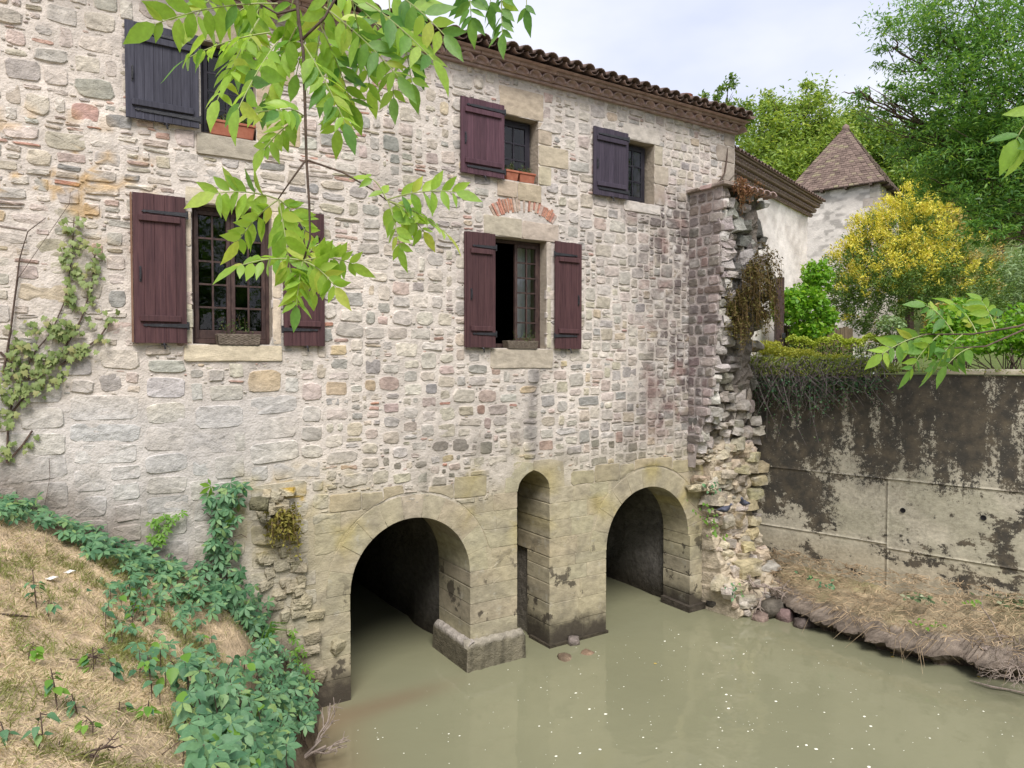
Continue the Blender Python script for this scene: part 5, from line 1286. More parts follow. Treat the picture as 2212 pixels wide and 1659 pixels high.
# clipped hedge
def hedge():
    a = at_t(1700, 785, 16.4); b = at_t(1925, 785, 15.7); a.z = b.z = land(a.x, a.y); t = thing('clipped_hedge', 'low clipped hedge along the terrace with yellow green top', 'hedge', (a+b)/2)
    d = (b-a); n = Vector((-d.y, d.x, 0)).normalized()*-.45; P = []; Pt = []
    for k in range(9000):
        u = random.random(); v = random.random(); z = random.random(); f = random.random(); top = .76+.05*math.sin(u*17)+.03*math.sin(u*41)
        if f < .5: p = a+d*u+n*random.uniform(-.05, .08)+Vector((0, 0, top*z))
        else: p = a+d*u-n*v+Vector((0, 0, top+random.gauss(0, .025)))
        (Pt if p.z-a.z > top-.16 else P).append(tuple(p))
    leaves_obj('side_foliage', P, np.random.uniform(.03, .06, len(P)), M_TREE_MD, t, wide=.6); leaves_obj('top_foliage', Pt, np.random.uniform(.03, .07, len(Pt)), leaf_mat('hedge_tip', (.28, .38, .05), (.46, .53, .09), None, .35), t, wide=.6, up=.8)
    mb = MB()
    for k in range(60): p = a+d*random.random()-n*random.random(); mb.tube(wob(p, p+Vector((random.gauss(0, .1), random.gauss(0, .1), .7)), 3, .04), .008, 4)
    mb.build('stems', M_TWIG, t)
hedge()
# fence boards, gate post, bench
M_BOARD = plain_mat('weathered_board', (.10, .075, .05), (.20, .15, .10), 6, .85, .4, 40, .2, (8, 8, .7))
fn = thing('wooden_fence', 'weathered board fence half hidden behind the climber', 'fence', foot(1740, 17.6))
a = at_t(1688, 785, 17.3); b = at_t(1840, 785, 18.2); d = b-a
for k in range(16):
    p = a+d*(k/16); q = a+d*((k+.92)/16); z0 = land(p.x, p.y)-.1; z1 = 5.45+random.uniform(-.04, .04); n = Vector((-d.y, d.x, 0)).normalized()*.03
    mb = MB(); mb.add([tuple(v)[:2]+(z,) for z in (z0, z1) for v in (p-n, q-n, q+n, p+n)], [(0, 3, 2, 1), (4, 5, 6, 7), (0, 1, 5, 4), (1, 2, 6, 5), (2, 3, 7, 6), (3, 0, 4, 7)]); mb.build('board', M_BOARD, fn)
gp = thing('gate_post', 'dark wooden gate post with iron bracket beside the ruin', 'post', foot(1683, 15.8))
a = at_t(1674, 785, 15.8); b = at_t(1690, 785, 15.8); d = b-a; n = Vector((-d.y, d.x, 0))
mb = MB(); mb.add([tuple(v)[:2]+(z,) for z in (4.2, 6.45) for v in (a-n*.5, b-n*.5, b+n*.5, a+n*.5)], [(0, 3, 2, 1), (4, 5, 6, 7), (0, 1, 5, 4), (1, 2, 6, 5), (2, 3, 7, 6), (3, 0, 4, 7)]); mb.build('post', M_FRAME, gp, bevel=.01)
mb = MB(); c_ = (a+b)/2; mb.box(c_.x-.06, c_.x+.06, c_.y-.13, c_.y-.09, 5.1, 5.22); mb.build('bracket', M_IRON, gp, bevel=.008)
def bench():
    p = at_t(1866, 785, 13.75); p.z = 4.36; t = thing('garden_bench', 'white garden bench whose backrest shows above the wall', 'bench', p); ax = _R; ay = Vector((_F.x, _F.y, 0)).normalized()
    def slab(nm, u0, u1, v0, v1, z0, z1):
        mb = MB(); mb.add([tuple(p+ax*u+ay*v+Vector((0, 0, z))) for z in (z0, z1) for u, v in ((u0, v0), (u1, v0), (u1, v1), (u0, v1))], [(0, 3, 2, 1), (4, 5, 6, 7), (0, 1, 5, 4), (1, 2, 6, 5), (2, 3, 7, 6), (3, 0, 4, 7)]); mb.build(nm, M_WHITE, t, bevel=.006)
    slab('seat', -.24, .24, .05, .30, .06, .09)
    mb = MB(); n = 9; V = []
    for v in (.0, .03):
        for k in range(n): u = -.24+.48*k/(n-1); V += [tuple(p+ax*u+ay*v+Vector((0, 0, .19))), tuple(p+ax*u+ay*v+Vector((0, 0, .36-.03*math.cos(PI*k/(n-1)*1)**2*2)))]
    F = [(2*k, 2*k+2, 2*k+3, 2*k+1) for k in range(n-1)]+[(2*n+2*k, 2*n+2*k+1, 2*n+2*k+3, 2*n+2*k+2) for k in range(n-1)]+[(2*k+1, 2*k+3, 2*n+2*k+3, 2*n+2*k+1) for k in range(n-1)]
    mb.add(V, F); mb.build('backrest', M_WHITE, t)
    for u in (-.22, .19):
        for v in (.02, .26): slab('leg', u, u+.03, v, v+.03, -.05, .20 if v < .1 else .07)
bench()
# trailing shrub over the wall
def trailing():
    t = thing('trailing_shrub', 'twiggy evergreen shrub trailing down the stained concrete wall', 'shrub', R0+RD*1.0+Vector((0, 0, 4.4)))
    mb = MB(); P = []; S_ = []; Pt = []
    for k in range(420):
        s = random.uniform(-.35, 2.3); st = R0+RD*s-RN*random.uniform(.05, .5)+Vector((0, 0, 4.42+random.random()*.18)); fall = random.uniform(.2, .8)*(1.0 if s < 1.7 else .55)
        if random.random() < .14: fall *= 1.8
        e = R0+RD*(s+random.gauss(0, .32))+RN*random.uniform(.04, .26)+Vector((0, 0, 4.45-fall))
        m1 = R0+RD*(s+random.gauss(0, .15))+RN*random.uniform(.12, .38)+Vector((0, 0, 4.55-random.random()*.25))
        pts = [st, st.lerp(m1, .6)+Vector((0, 0, .12)), m1, m1.lerp(e, .5)+rv(.05)+RN*.06, e]; mb.tube(pts, [.010, .008, .007, .005, .003], 4)
        nl = 34
        for q in range(nl):
            i = random.random()*3.99; f = i-int(i); p = pts[int(i)].lerp(pts[int(i)+1], f)+rv(.02)
            if i < 2.1 or p.z > 4.3: Pt.append(tuple(p+Vector((0, 0, .03))))
            elif fall > .9 or random.random() < .6: P.append(tuple(p))
    mb.build('stems', plain_mat('grey_twig', (.12, .10, .10), (.25, .21, .205), 20, .9), t)
    for k in range(7000):
        s = random.uniform(-.45, 2.5) if k < 5800 else random.uniform(2.3, 6.5)+random.gauss(0, .05); P_ = R0+RD*s-RN*random.uniform(-.16, .7)+Vector((0, 0, 4.42+abs(random.gauss(0, .10))*(1.3-.3*s))); Pt.append(tuple(P_))
    leaves_obj('hanging_leaves', P, np.random.uniform(.03, .06, len(P)), M_CREEP, t, 'stuff', wide=.7); leaves_obj('upper_leaves', Pt, np.random.uniform(.03, .065, len(Pt)), leaf_mat('trailing_leaf', (.17, .25, .06), (.34, .42, .10), (.48, .48, .10), .35), t, 'stuff', wide=.4)
trailing()
bush('yellow_shrub', 'low yellow green shrub on the wall top beside the ruin', 'shrub', tuple(R0-RN*.5+Vector((0, 0, 4.3))), [lobe(1660, 752, 13.9, .34, .14), lobe(1720, 765, 13.6, .4, .11), lobe(1790, 775, 13.3, .4, .08)], 2600, .07, leaf_mat('yellow_shrub_leaf', (.32, .38, .05), (.58, .58, .10), None, .35), wide=.4)

# ------------------------------------------------------------------ ash branches hanging close to the camera
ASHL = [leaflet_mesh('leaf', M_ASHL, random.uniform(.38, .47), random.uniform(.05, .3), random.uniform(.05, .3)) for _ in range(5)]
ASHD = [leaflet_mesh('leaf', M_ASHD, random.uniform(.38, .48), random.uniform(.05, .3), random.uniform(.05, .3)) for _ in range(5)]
VIEW = _F
def compound(items, rach, base, tip, pairs, L_, bright, sag=.02, flat=.45, t0=.22):
    b = Vector(base); e = Vector(tip); mid = b.lerp(e, .5)+Vector((0, 0, sag)); nn = (-VIEW*.9+Vector((0, 0, .35))+rv(flat)).normalized()
    pt = lambda t: b*(1-t)**2+mid*2*t*(1-t)+e*t*t
    rach.tube([pt(k/6) for k in range(7)], [.0016*(1.3-.1*k) for k in range(7)], 5)
    pairs = pairs+2 if pairs > 2 else pairs
    for k in range(pairs):
        t = t0+(1-t0-.04)*k/max(1, pairs-1)*.97; p = pt(t); d = (pt(min(1, t+.02))-pt(t-.02)).normalized(); sd_ = d.cross(nn).normalized()
        for s_ in (-1, 1):
            an = R(random.uniform(48, 74)); dr = d*math.cos(an)+sd_*s_*math.sin(an)+Vector((0, 0, -.28))+rv(.10)
            n2 = (nn+rv(.33)).normalized(); l_ = L_*random.uniform(.62, .92)*(.84+.3*math.sin(PI*min(1, t)))
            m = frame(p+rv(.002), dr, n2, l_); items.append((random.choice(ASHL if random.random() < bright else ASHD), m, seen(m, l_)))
    d = (pt(1)-pt(.95)).normalized(); m = frame(pt(1), d+Vector((0, 0, -.2)), nn, L_); items.append((random.choice(ASHL if random.random() < bright else ASHD), m, seen(m, L_)))
def ash(label, stems, comps, group):
    st = at_t(*stems[0][0][0]); t = thing('ash_branch', label, 'branch', st, group)
    for pts, r0, r1 in stems:
        P = [at_t(*q) for q in pts]; mb = MB(); n = len(P); mb.tube(P, [r0+(r1-r0)*i/(n-1) for i in range(n)], 8); mb.build('twig', M_TWIG, t, True)
    it = []; ra = MB()
    for c in comps: compound(it, ra, at_t(*c[0]), at_t(*c[1]), c[2], c[3], c[4], *(c[5:]))
    ra.build('leaf_stalks', plain_mat('leaf_stalk', (.22, .26, .10), (.32, .36, .16), 8, .6), t, False, 'stuff'); place_leaves(t, it, 'leaf', 290, 'small_leaves'); return t
T = 1.7
C = [((600, 8, T), (335, 52, T-.05), 5, .088, .9, .03), ((585, 70, T), (400, 128, T), 4, .085, .8, .02), ((560, 40, T+.1), (470, 215, T), 5, .085, .75), ((600, 90, T), (515, 235, T-.1), 4, .085, .7), ((640, 60, T), (575, 215, T+.1), 4, .08, .6),
     ((655, 95, T), (745, 265, T), 5, .08, .55), ((690, 50, T), (760, 225, T+.1), 5, .08, .5), ((700, 15, T), (860, 165, T), 5, .08, .45), ((790, 5, T), (935, 130, T), 4, .088, .45), ((830, -30, T+.05), (960, 75, T), 4, .085, .4), ((760, 0, T-.05), (800, 190, T+.1), 5, .08, .4), ((720, -30, T), (680, 130, T+.1), 4, .08, .5),
     ((500, -40, T+.1), (420, 40, T), 4, .08, .9), ((840, -10, T+.1), (850, 210, T+.05), 4, .07, .55), ((640, -20, T+.1), (600, 130, T+.15), 5, .075, .6),
     ((520, 0, T+.15), (560, 110, T+.15), 4, .08, .8), ((610, -20, T+.15), (450, 70, T+.1), 5, .085, .9), ((680, 20, T+.1), (640, 160, T+.2), 5, .08, .5), ((740, 30, T+.15), (700, 190, T+.2), 5, .08, .5), ((800, 40, T+.15), (770, 130, T+.2), 4, .08, .45), ((880, -30, T+.1), (900, 120, T+.1), 4, .085, .4), ((860, 30, T+.1), (890, 180, T+.1), 4, .075, .5), ((580, -30, T+.2), (520, 130, T+.2), 5, .08, .8), ((700, -40, T+.2), (820, 60, T+.2), 5, .085, .45), ((560, 130, T+.1), (500, 160, T), 3, .08, .8), ((740, 180, T+.1), (730, 280, T+.1), 3, .075, .6),
     ((655, 252, T), (570, 322, T-.05), 4, .062, .85), ((655, 252, T), (545, 245, T), 3, .06, .6), ((655, 250, T), (600, 240, T-.1), 3, .06, .3),
     ((600, 430, T), (465, 418, T-.05), 4, .078, .95), ((600, 432, T), (515, 520, T-.05), 4, .07, .85), ((602, 432, T), (628, 590, T), 5, .078, .95), ((600, 430, T), (660, 500, T+.05), 4, .065, .9), 
     ((655, 562, T), (515, 575, T-.06), 4, .072, .97), ((655, 562, T), (640, 660, T), 5, .066, .95), ((657, 562, T), (760, 570, T), 4, .066, .9), ((657, 565, T), (725, 620, T-.05), 4, .068, .95), ((657, 560, T), (700, 525, T+.05), 3, .05, .9), ((656, 562, T), (672, 625, T+.05), 4, .06, .9),
     ((835, 432, T), (800, 385, T), 2, .055, .95), ((835, 432, T), (985, 415, T-.03), 4, .068, .92), ((838, 434, T), (865, 535, T), 4, .062, .85), ((838, 434, T), (965, 505, T), 4, .066, .92), ((838, 434, T), (915, 500, T+.05), 4, .06, .7)]
ash('long ash branch hanging in front of the mill facade with bright green leaves', [([(560, -900, T+.3), (610, -420, T+.1), (638, -40, T), (645, 40, T), (655, 110, T), (659, 230, T), (662, 345, T), (668, 440, T), (670, 515, T), (656, 562, T)], .0050, .0022), ([(661, 345, T), (625, 395, T), (600, 431, T)], .0026, .0015), ([(661, 345, T), (740, 372, T), (805, 410, T), (836, 433, T)], .0028, .0015), ([(640, 20, T), (600, 30, T), (560, 8, T)], .003, .002), ([(648, 90, T), (700, 40, T), (740, -30, T)], .0035, .003)], C, 'ash branches in front of the camera')
ash('short dark ash spray against the sky right of the mill roof', [([(800, -900, 2.0), (960, -420, 1.9), (1060, -60, 1.9), (1050, -20, 1.9)], .004, .002)], [((1012, -45, 1.9), (1018, 40, 1.9), 3, .075, .02, .0, .25), ((1082, -40, 1.9), (1085, 72, 1.9), 4, .07, .02, .0, .25), ((1058, -50, 1.9), (1060, 10, 1.9), 2, .07, .02), ((1135, -50, 1.9), (1138, 20, 1.9), 2, .07, .02)], 'ash branches in front of the camera')
ash('leafy ash branch reaching in from the right over the concrete wall', [([(3000, 380, 2.5), (2600, 560, 2.4), (2290, 690, 2.3), (2212, 712, 2.3), (2130, 748, 2.3), (2060, 752, 2.3)], .005, .002), ([(2600, 560, 2.4), (2290, 672, 2.3), (2200, 705, 2.3), (2100, 722, 2.3), (2000, 722, 2.3), (1960, 735, 2.3)], .005, .0015)], [((2005, 722, 2.3), (1905, 765, 2.3), 4, .072, .45, .02), ((2030, 722, 2.3), (1965, 800, 2.3), 3, .072, .4), ((2080, 722, 2.3), (2010, 800, 2.25), 4, .072, .2), ((2060, 722, 2.3), (2000, 660, 2.3), 4, .07, .45, .03), ((2110, 720, 2.3), (2060, 655, 2.35), 4, .07, .45, .03), ((2100, 750, 2.3), (2045, 790, 2.3), 3, .08, .15), ((2150, 710, 2.3), (2120, 650, 2.35), 3, .075, .6)], 'ash branches in front of the camera')
ash('large blurred ash leaves at the right edge beside the dark tree', [([(3000, -100, 1.8), (2600, 100, 1.7), (2290, 240, 1.6), (2230, 270, 1.6)], .005, .002)], [((2250, 230, 1.6), (2196, 300, 1.6), 2, .085, .7), ((2260, 270, 1.6), (2215, 315, 1.6), 2, .08, .6)], 'ash branches in front of the camera')
# ------------------------------------------------------------------ plants of the left bank
def bh(x, y): return float(bank_h(np.array([x]), np.array([y]))[0])
def at_bank(px, py, lift=0.0):
    d = ray(px, py); t = 2.0
    while t < 14:
        p = CAM+d*t
        if p.y > -.06: p = at_y(px, py, -.06); return p
        if p.z < bh(p.x, p.y)+lift: return p
        t += .04
    return CAM+d*8
# mown dry grass
n = 300000; gx_ = np.random.uniform(-2.8, 2.4, n); gy_ = -6.4*np.random.rand(n)**1.0
e_ = np.interp(gy_, [-14, -9, -4, -2, -1, 0], [2.6, 2.4, 2.0, 2.2, 2.45, 2.85])-gx_
den = sm(.75, 1.25, e_+.5*(fbm(gx_*2, gy_*2, 3)-.5))*sm(-.28, -.6, gy_+.3*(fbm(gx_*3, gy_*0, 8)-.5))*(.35+.9*sm(.38, .55, fbm(gx_*1.7, gy_*1.7, 16)))
keep = np.random.rand(n) < den; gx_, gy_ = gx_[keep], gy_[keep]; gz_ = bank_h(gx_, gy_)+(fbm(gx_*6, gy_*6, 15)-.5)*.05-.004
GPt = np.c_[gx_, gy_, gz_]; gsel = (fbm(gx_*2, gy_*2, 16) > .49) & (np.random.rand(len(gx_)) < .75) | (np.random.rand(len(gx_)) < .10)
sway = np.c_[fbm(gx_*1.2, gy_*1.2, 70)-.5, fbm(gx_*1.2, gy_*1.2, 71)-.5, np.full(len(gx_), .09)]*3
A = GPt[~gsel]; o = leaves_obj('dry_grass', A, np.random.uniform(.035, .095, len(A)), M_GRASS, None, 'stuff', axis=sway[~gsel], wide=.045, up=.8, jitter=.8, fold=.03); tag(o, 'straw coloured mown grass lying on the bank', 'grass', kind='stuff')
A = GPt[gsel]; o = leaves_obj('green_grass', A, np.random.uniform(.04, .10, len(A)), M_GRASSG, None, 'stuff', axis=np.c_[sway[gsel][:, :2]*.4, np.full(len(A), .8)], wide=.07, up=.5, fold=.03); tag(o, 'patches of green grass growing through the straw', 'grass', kind='stuff')

PALM = [palmate_mesh('leaf', M_CREEP) for _ in range(5)]; PALMY = [palmate_mesh('leaf', M_CREEPY) for _ in range(3)]
OVAT = [leaflet_mesh('leaf', M_CREEP, random.uniform(.54, .70), random.uniform(.1, .45), random.uniform(.1, .4), (.0, .42, .50, .33, .10)) for _ in range(5)]
OVAY = [leaflet_mesh('leaf', M_CREEPY, random.uniform(.6, .75), random.uniform(.1, .35), .15, (.0, .42, .50, .36, .14)) for _ in range(3)]
def leafy(items, p, meshes, s, nrm, yd): m = frame(p, yd, nrm, s); items.append((random.choice(meshes), m, seen(m, s)))
cw_ = thing('creeper', 'five leaved creeper climbing the wall in a green column left of the left arch', 'creeper', at_y(500, 1420, -.15), 'creepers at the wall foot'); it = []; mb = MB()
pts = [(486, 1062, 40, 20), (480, 1100, 36, 26), (478, 1150, 30, 26), (480, 1195, 30, 24), (492, 1240, 34, 26), (505, 1285, 50, 24), (520, 1325, 62, 28), (525, 1365, 62, 28), (500, 1400, 60, 26)]
for px, py, rx, ry in pts:
    for k in range(int(rx*ry/46)):
        p = at_y(px+random.uniform(-rx, rx), py+random.uniform(-ry, ry), -random.uniform(.05, .22 if py < 1250 else .42)); leafy(it, p, PALMY if py < 1130 and random.random() < .22 else PALM, random.uniform(.085, .15), Vector((-.15, -1, .75))+rv(.35), Vector((random.uniform(-.8, .8), -.35, -.75))+rv(.25))
mb.tube([at_y(500, 1440, -.12), at_y(497, 1300, -.08), at_y(480, 1180, -.06), at_y(484, 1060, -.05)], [.014, .012, .009, .005], 6)
for k in range(14): a = at_y(490+random.uniform(-10, 10), random.uniform(1080, 1400), -.07); mb.tube(wob(a, a+rv(.16)+Vector((0, -.1, .05)), 3, .03), .004, 4)
mb.build('stems', M_TWIG, cw_, False, 'stuff'); place_leaves(cw_, it, 'leaf', 280)
foot_ = thing('creeper', 'creeper spreading along the foot of the wall at the left', 'creeper', at_bank(200, 1190), 'creepers at the wall foot'); it = []
for px, py, rx, ry, k_ in ((35, 1085, 45, 22, 26), (60, 1105, 50, 16, 20), (130, 1125, 40, 12, 14), (175, 1150, 45, 20, 34), (225, 1175, 45, 20, 32), (290, 1195, 45, 24, 36), (335, 1215, 50, 28, 40), (400, 1235, 55, 24, 34), (300, 1240, 50, 20, 26), (390, 1285, 45, 18, 26), (440, 1300, 40, 24, 26)):
    for k in range(k_):
        p = at_bank(px+random.uniform(-rx, rx), py+random.uniform(-ry, ry), random.uniform(.04, .20)); leafy(it, p, PALM, random.uniform(.075, .135), Vector((-.1, -.55, 1))+rv(.3), Vector((random.uniform(-1, 1), -.7, -.25))+rv(.3))
place_leaves(foot_, it, 'leaf', 280)
mid_ = thing('creeper', 'sparse creeper and saplings scattered down the grassy slope', 'creeper', at_bank(300, 1330), 'creepers at the wall foot'); it = []; mb = MB()
for px, py, rx, ry, k_ in ((255, 1280, 45, 26, 14), (300, 1330, 40, 30, 16), (330, 1390, 35, 28, 12), (420, 1330, 40, 30, 12), (430, 1400, 40, 30, 14), (270, 1300, 80, 30, 9), (360, 1450, 40, 30, 10), (470, 1440, 36, 30, 16)):
    for k in range(k_):
        q = (px+random.uniform(-rx, rx), py+random.uniform(-ry, ry)); p = at_bank(*q, random.uniform(.04, .2)); leafy(it, p, OVAY if random.random() < .15 else (PALM if random.random() < .5 else OVAT), random.uniform(.06, .115), Vector((-.1, -.5, 1))+rv(.35), Vector((random.uniform(-1, 1), -.7, -.35))+rv(.3))
        if random.random() < .5: mb.tube([(p.x, p.y, bh(p.x, p.y)-.02), tuple(p)], .004, 4)
mb.build('stems', M_TWIG, mid_, False, 'stuff'); place_leaves(mid_, it, 'leaf', 250)
th = thing('bank_shrub', 'dense large leaved green undergrowth on the bank edge at bottom centre', 'shrub', at_bank(500, 1550)); it = []; mb = MB()
for px, py, rx, ry, k_ in ((410, 1430, 40, 26, 24), (470, 1470, 55, 30, 40), (540, 1440, 50, 28, 36), (600, 1450, 45, 40, 44), (630, 1500, 50, 40, 44), (440, 1530, 60, 35, 46), (540, 1530, 60, 40, 85), (480, 1600, 60, 40, 85), (560, 1600, 60, 40, 95), (430, 1500, 50, 24, 26), (520, 1650, 70, 24, 40), (650, 1545, 30, 30, 24), (590, 1400, 40, 24, 20)):
    for k in range(k_):
        q = (px+random.uniform(-rx, rx), py+random.uniform(-ry, ry)); p = at_bank(*q, random.uniform(.08, .5)); big_ = py > 1480
        leafy(it, p, OVAY if random.random() < .09 else (OVAT if (random.random() < .62 and px < 560) else PALM), random.uniform(.085, .15)*(1 if big_ else .85), Vector((-.1, -.6, 1))+rv(.35), Vector((random.uniform(-1, 1), -.6, -.4))+rv(.3))
        if random.random() < .4: mb.tube(wob((p.x+random.gauss(0, .05), p.y+.05, bh(p.x, p.y)-.02), p, 3, .03), .005, 4)
mb.build('stems', M_TWIG, th, False, 'stuff'); place_leaves(th, it, 'leaf', 290)
yc = thing('creeper', 'fresh yellow green creeper tip on the damp wall below the creeper column', 'creeper', at_y(640, 1420, -.2), 'creepers at the wall foot'); it = []
for px, py in [(632, 1362), (640, 1380), (648, 1395), (655, 1410), (640, 1425), (650, 1440), (635, 1405), (628, 1378), (660, 1440), (645, 1460), (668, 1455)]: leafy(it, at_y(px, py, -random.uniform(.12, .2)), PALMY, random.uniform(.07, .11), Vector((0, -1, .7))+rv(.3), Vector((random.uniform(-.8, .8), -.4, -.6)))
place_leaves(yc, it)
for k, (pts_, lab) in enumerate(((((330, 1128), (345, 1118), (365, 1122), (385, 1112), (350, 1140)), 'small bright weed sprouting from the pale wall base'), (((330, 1160), (340, 1168), (348, 1155)), 'tiny bright weed under the larger wall weed'))):
    wd_ = thing('wall_weed', lab, 'weed', at_y(*pts_[0], -.05)); it = []
    for q in pts_:
        for j in range(3): leafy(it, at_y(q[0]+random.uniform(-9, 9), q[1]+random.uniform(-5, 5), -.08), PALMY, random.uniform(.06, .09), Vector((0, -1, .8))+rv(.3), Vector((random.uniform(-1, 1), -.4, -.3)))
    place_leaves(wd_, it)
# seedlings in the grass
SEED = [(80, 1318, .34, 'sapling with drooping leaves at the upper left of the grass'), (112, 1345, .2, 'small sapling just right of the drooping one'), (243, 1400, .26, 'thin stemmed sapling in the middle of the grass'), (285, 1345, .2, 'pale leaved sapling beside the creeper slope'), (62, 1428, .12, 'tiny light green seedling above the twig'),
        (200, 1455, .2, 'yellow green seedling beside the dead twigs'), (245, 1478, .22, 'bright seedling near the bare earth'), (125, 1540, .26, 'broad leaved sapling at lower left'), (170, 1550, .14, 'yellowish seedling right of the broad leaved sapling'), (315, 1555, .14, 'dark seedling beside the grass tuft'),
        (330, 1505, .3, 'leafy sapling at the edge of the undergrowth'), (300, 1470, .22, 'sapling leaning toward the undergrowth'), (200, 1590, .12, 'small seedling near the lower edge of the grass'), (75, 1630, .2, 'dull green seedling in the bottom left corner'), (480, 1648, .16, 'lime green sapling under the undergrowth'), (415, 1625, .14, 'pale seedling on the trodden slope edge'), (10, 1610, .12, 'yellow green seedling at the left picture edge'), (265, 1545, .1, 'small clump of weed leaves near the grass tuft')]
for px, py, h, lab in SEED:
    b = at_bank(px, py); t = thing('sapling', lab, 'sapling', b, 'saplings in the dry grass'); it = []; mb = MB(); tp = b+Vector((random.uniform(-.04, .04), random.uniform(-.04, .04), h)); mb.tube([b-Vector((0, 0, .03)), b.lerp(tp, .5)+rv(.01), tp], [.005, .004, .003], 5)
    yel = random.random() < .45
    for k in range(int(5+h*22)):
        z_ = random.uniform(.35, 1); a = random.uniform(0, 2*PI); p = b.lerp(tp, z_); dr = Vector((math.cos(a), math.sin(a), -.25-.4*z_*random.random())); e = p+dr*.03; mb.tube([p, e], .002, 4)
        leafy(it, e, OVAY if yel and random.random() < .7 else OVAT, random.uniform(.05, .085), Vector((dr.x*.4, dr.y*.4-.2, 1))+rv(.2), dr)
    mb.build('stem', M_TWIG, t); place_leaves(t, it)
def twigs(name, label, cat, root, dirv, L_, r0, depth, mt, group=None, spread=.5):
    t = thing(name, label, cat, root, group); mb = MB()
    def grow(p, d, l_, r_, k):
        e = p+d*l_; mid = p.lerp(e, .5)+rv(l_*.07); mb.tube([p, mid, e], [r_, r_*.85, r_*.7], 5)
        if k:
            for _ in range(random.choice((2, 2, 3))):
                d2 = (d+rv(spread)).normalized(); grow(p.lerp(e, random.uniform(.5, 1)), d2, l_*random.uniform(.55, .8), r_*.66, k-1)
    for d in dirv: grow(Vector(root), Vector(d).normalized(), L_, r0, depth)
    mb.build('twig', mt, t); return t
p = at_z(640, 1650, .25); twigs('dead_branch', 'bleached dead branch lying at the water edge below the undergrowth', 'branch', p, [(.7, .5, .1), (.6, -.1, .25), (.8, .25, .35)], .34, .016, 3, M_TWIG_GREY)
p = at_bank(0, 1328); mb = MB(); mb.tube([at_bank(-20, 1326, .02), at_bank(40, 1330, .03), at_bank(75, 1333, .02)], [.012, .010, .004], 6); tag(mb.build('fallen_twig', M_TWIG), 'straight dead twig lying in the grass at the left edge', 'twig')
p = at_bank(175, 1642); twigs('fallen_twig', 'dark dead twigs half buried at the bottom of the grass', 'twig', p+Vector((0, 0, .02)), [(1, .2, .05), (-1, .1, .08), (.5, -.5, .1)], .11, .008, 2, M_TWIG)
p = at_bank(150, 1430); twigs('fallen_twig', 'thin dead twigs on bare earth in the middle of the grass', 'twig', p+Vector((0, 0, .02)), [(1, .1, .03), (1, -.3, .04)], .16, .006, 2, M_TWIG)
for px, py, lab in ((112, 1252, 'white scrap lying on the grass'), (150, 1238, 'smaller white scrap on the grass further up')):
    p = at_bank(px, py, .02); mb = MB(); V = [(p.x+dx*.05, p.y+dy*.05, p.z+.012+dz) for dx, dy, dz in ((-1, -.2, .01), (-.2, -.6, 0), (.9, -.3, .014), (1, .3, 0), (.1, .6, .012), (-.7, .4, 0))]; mb.add(V+[(v[0], v[1], v[2]-.006) for v in V], [(0, 1, 2, 3, 4, 5), (11, 10, 9, 8, 7, 6)]+[(k, 6+k, 6+(k+1) % 6, (k+1) % 6) for k in range(6)]); tag(mb.build('litter', M_WHITE), lab, 'litter')
tf = thing('grass_tuft', 'long green grass tuft beside the bare earth patch', 'grass tuft', at_bank(375, 1580)); b = at_bank(375, 1580); mb = MB()
for k in range(46): a = random.uniform(0, 2*PI); l_ = random.uniform(.1, .24); o = b+Vector((random.gauss(0, .05), random.gauss(0, .05), 0)); mb.tube([o, o+Vector((math.cos(a)*.05, math.sin(a)*.05, l_*.7)), o+Vector((math.cos(a)*.15, math.sin(a)*.15, l_*.75))], [.004, .003, .0008], 3)
mb.build('blades', M_GRASSG, tf)
tf = thing('grass_tuft', 'grass tuft arching out of the creeper near the damp wall', 'grass tuft', at_bank(575, 1390)); b = at_bank(572, 1395, .1); mb = MB()
for k in range(40): a = random.uniform(-.6, 1.2); l_ = random.uniform(.15, .34); o = b+rv(.03); mb.tube([o, o+Vector((math.cos(a)*.08, -.03, l_*.8)), o+Vector((math.cos(a)*.24, -.08, l_*.7))], [.004, .003, .0008], 3)
mb.build('blades', M_CREEPY, tf)

# ------------------------------------------------------------------ broken seam and withered fern on the mill wall
for k in range(64):
    z = random.uniform(.3, 2.95); xb = float(np.interp(z, [.3, 1.2, 2.2, 2.9], [2.72, 2.55, 2.35, 2.30])); x = xb+random.gauss(0, .12); V, F = rock(random.uniform(.12, .3), random.uniform(.08, .16), random.uniform(.08, .19), .17, .7); o = Vector((x, -.01, z)); V = [v+o for v in V]
    c = facade_tint(np.tile(np.array(jit((.36, .31, .22)))[None], (26, 1)), np.array([v.x for v in V]), np.array([v.z for v in V]), .9); obj('broken_stone', V, F, M_ROCK, mill, c)
def fern(label, spots, n, l0, l1, mt, ls, hang=.9, out_=(0, -1, 0)):
    t = thing('withered_fern', label, 'fern', spots[0][0], 'withered plants on the masonry'); mb = MB(); P = []
    for k in range(n):
        c, r_ = random.choice(spots); c = Vector(c)+rv(r_*.5); l_ = random.uniform(l0, l1); o = Vector(out_)*l_*random.uniform(.2, .5)+rv(l_*.2); pts = [c, c+o*.6+Vector((0, 0, l_*.12)), c+o-Vector((0, 0, l_*.3*hang)), c+o*1.05-Vector((0, 0, l_*hang))]; mb.tube(pts, [.004, .004, .003, .002], 3)
        for q in range(22): i = random.uniform(.6, 2.99); f = i-int(i); P.append(tuple(pts[int(i)].lerp(pts[int(i)+1], f)+rv(.018)))
    mb.build('stalks', M_DRY, t); leaves_obj('fronds', P, np.random.uniform(ls*.6, ls*1.3, len(P)), mt, t, 'stuff', wide=.45, droop=.9); return t
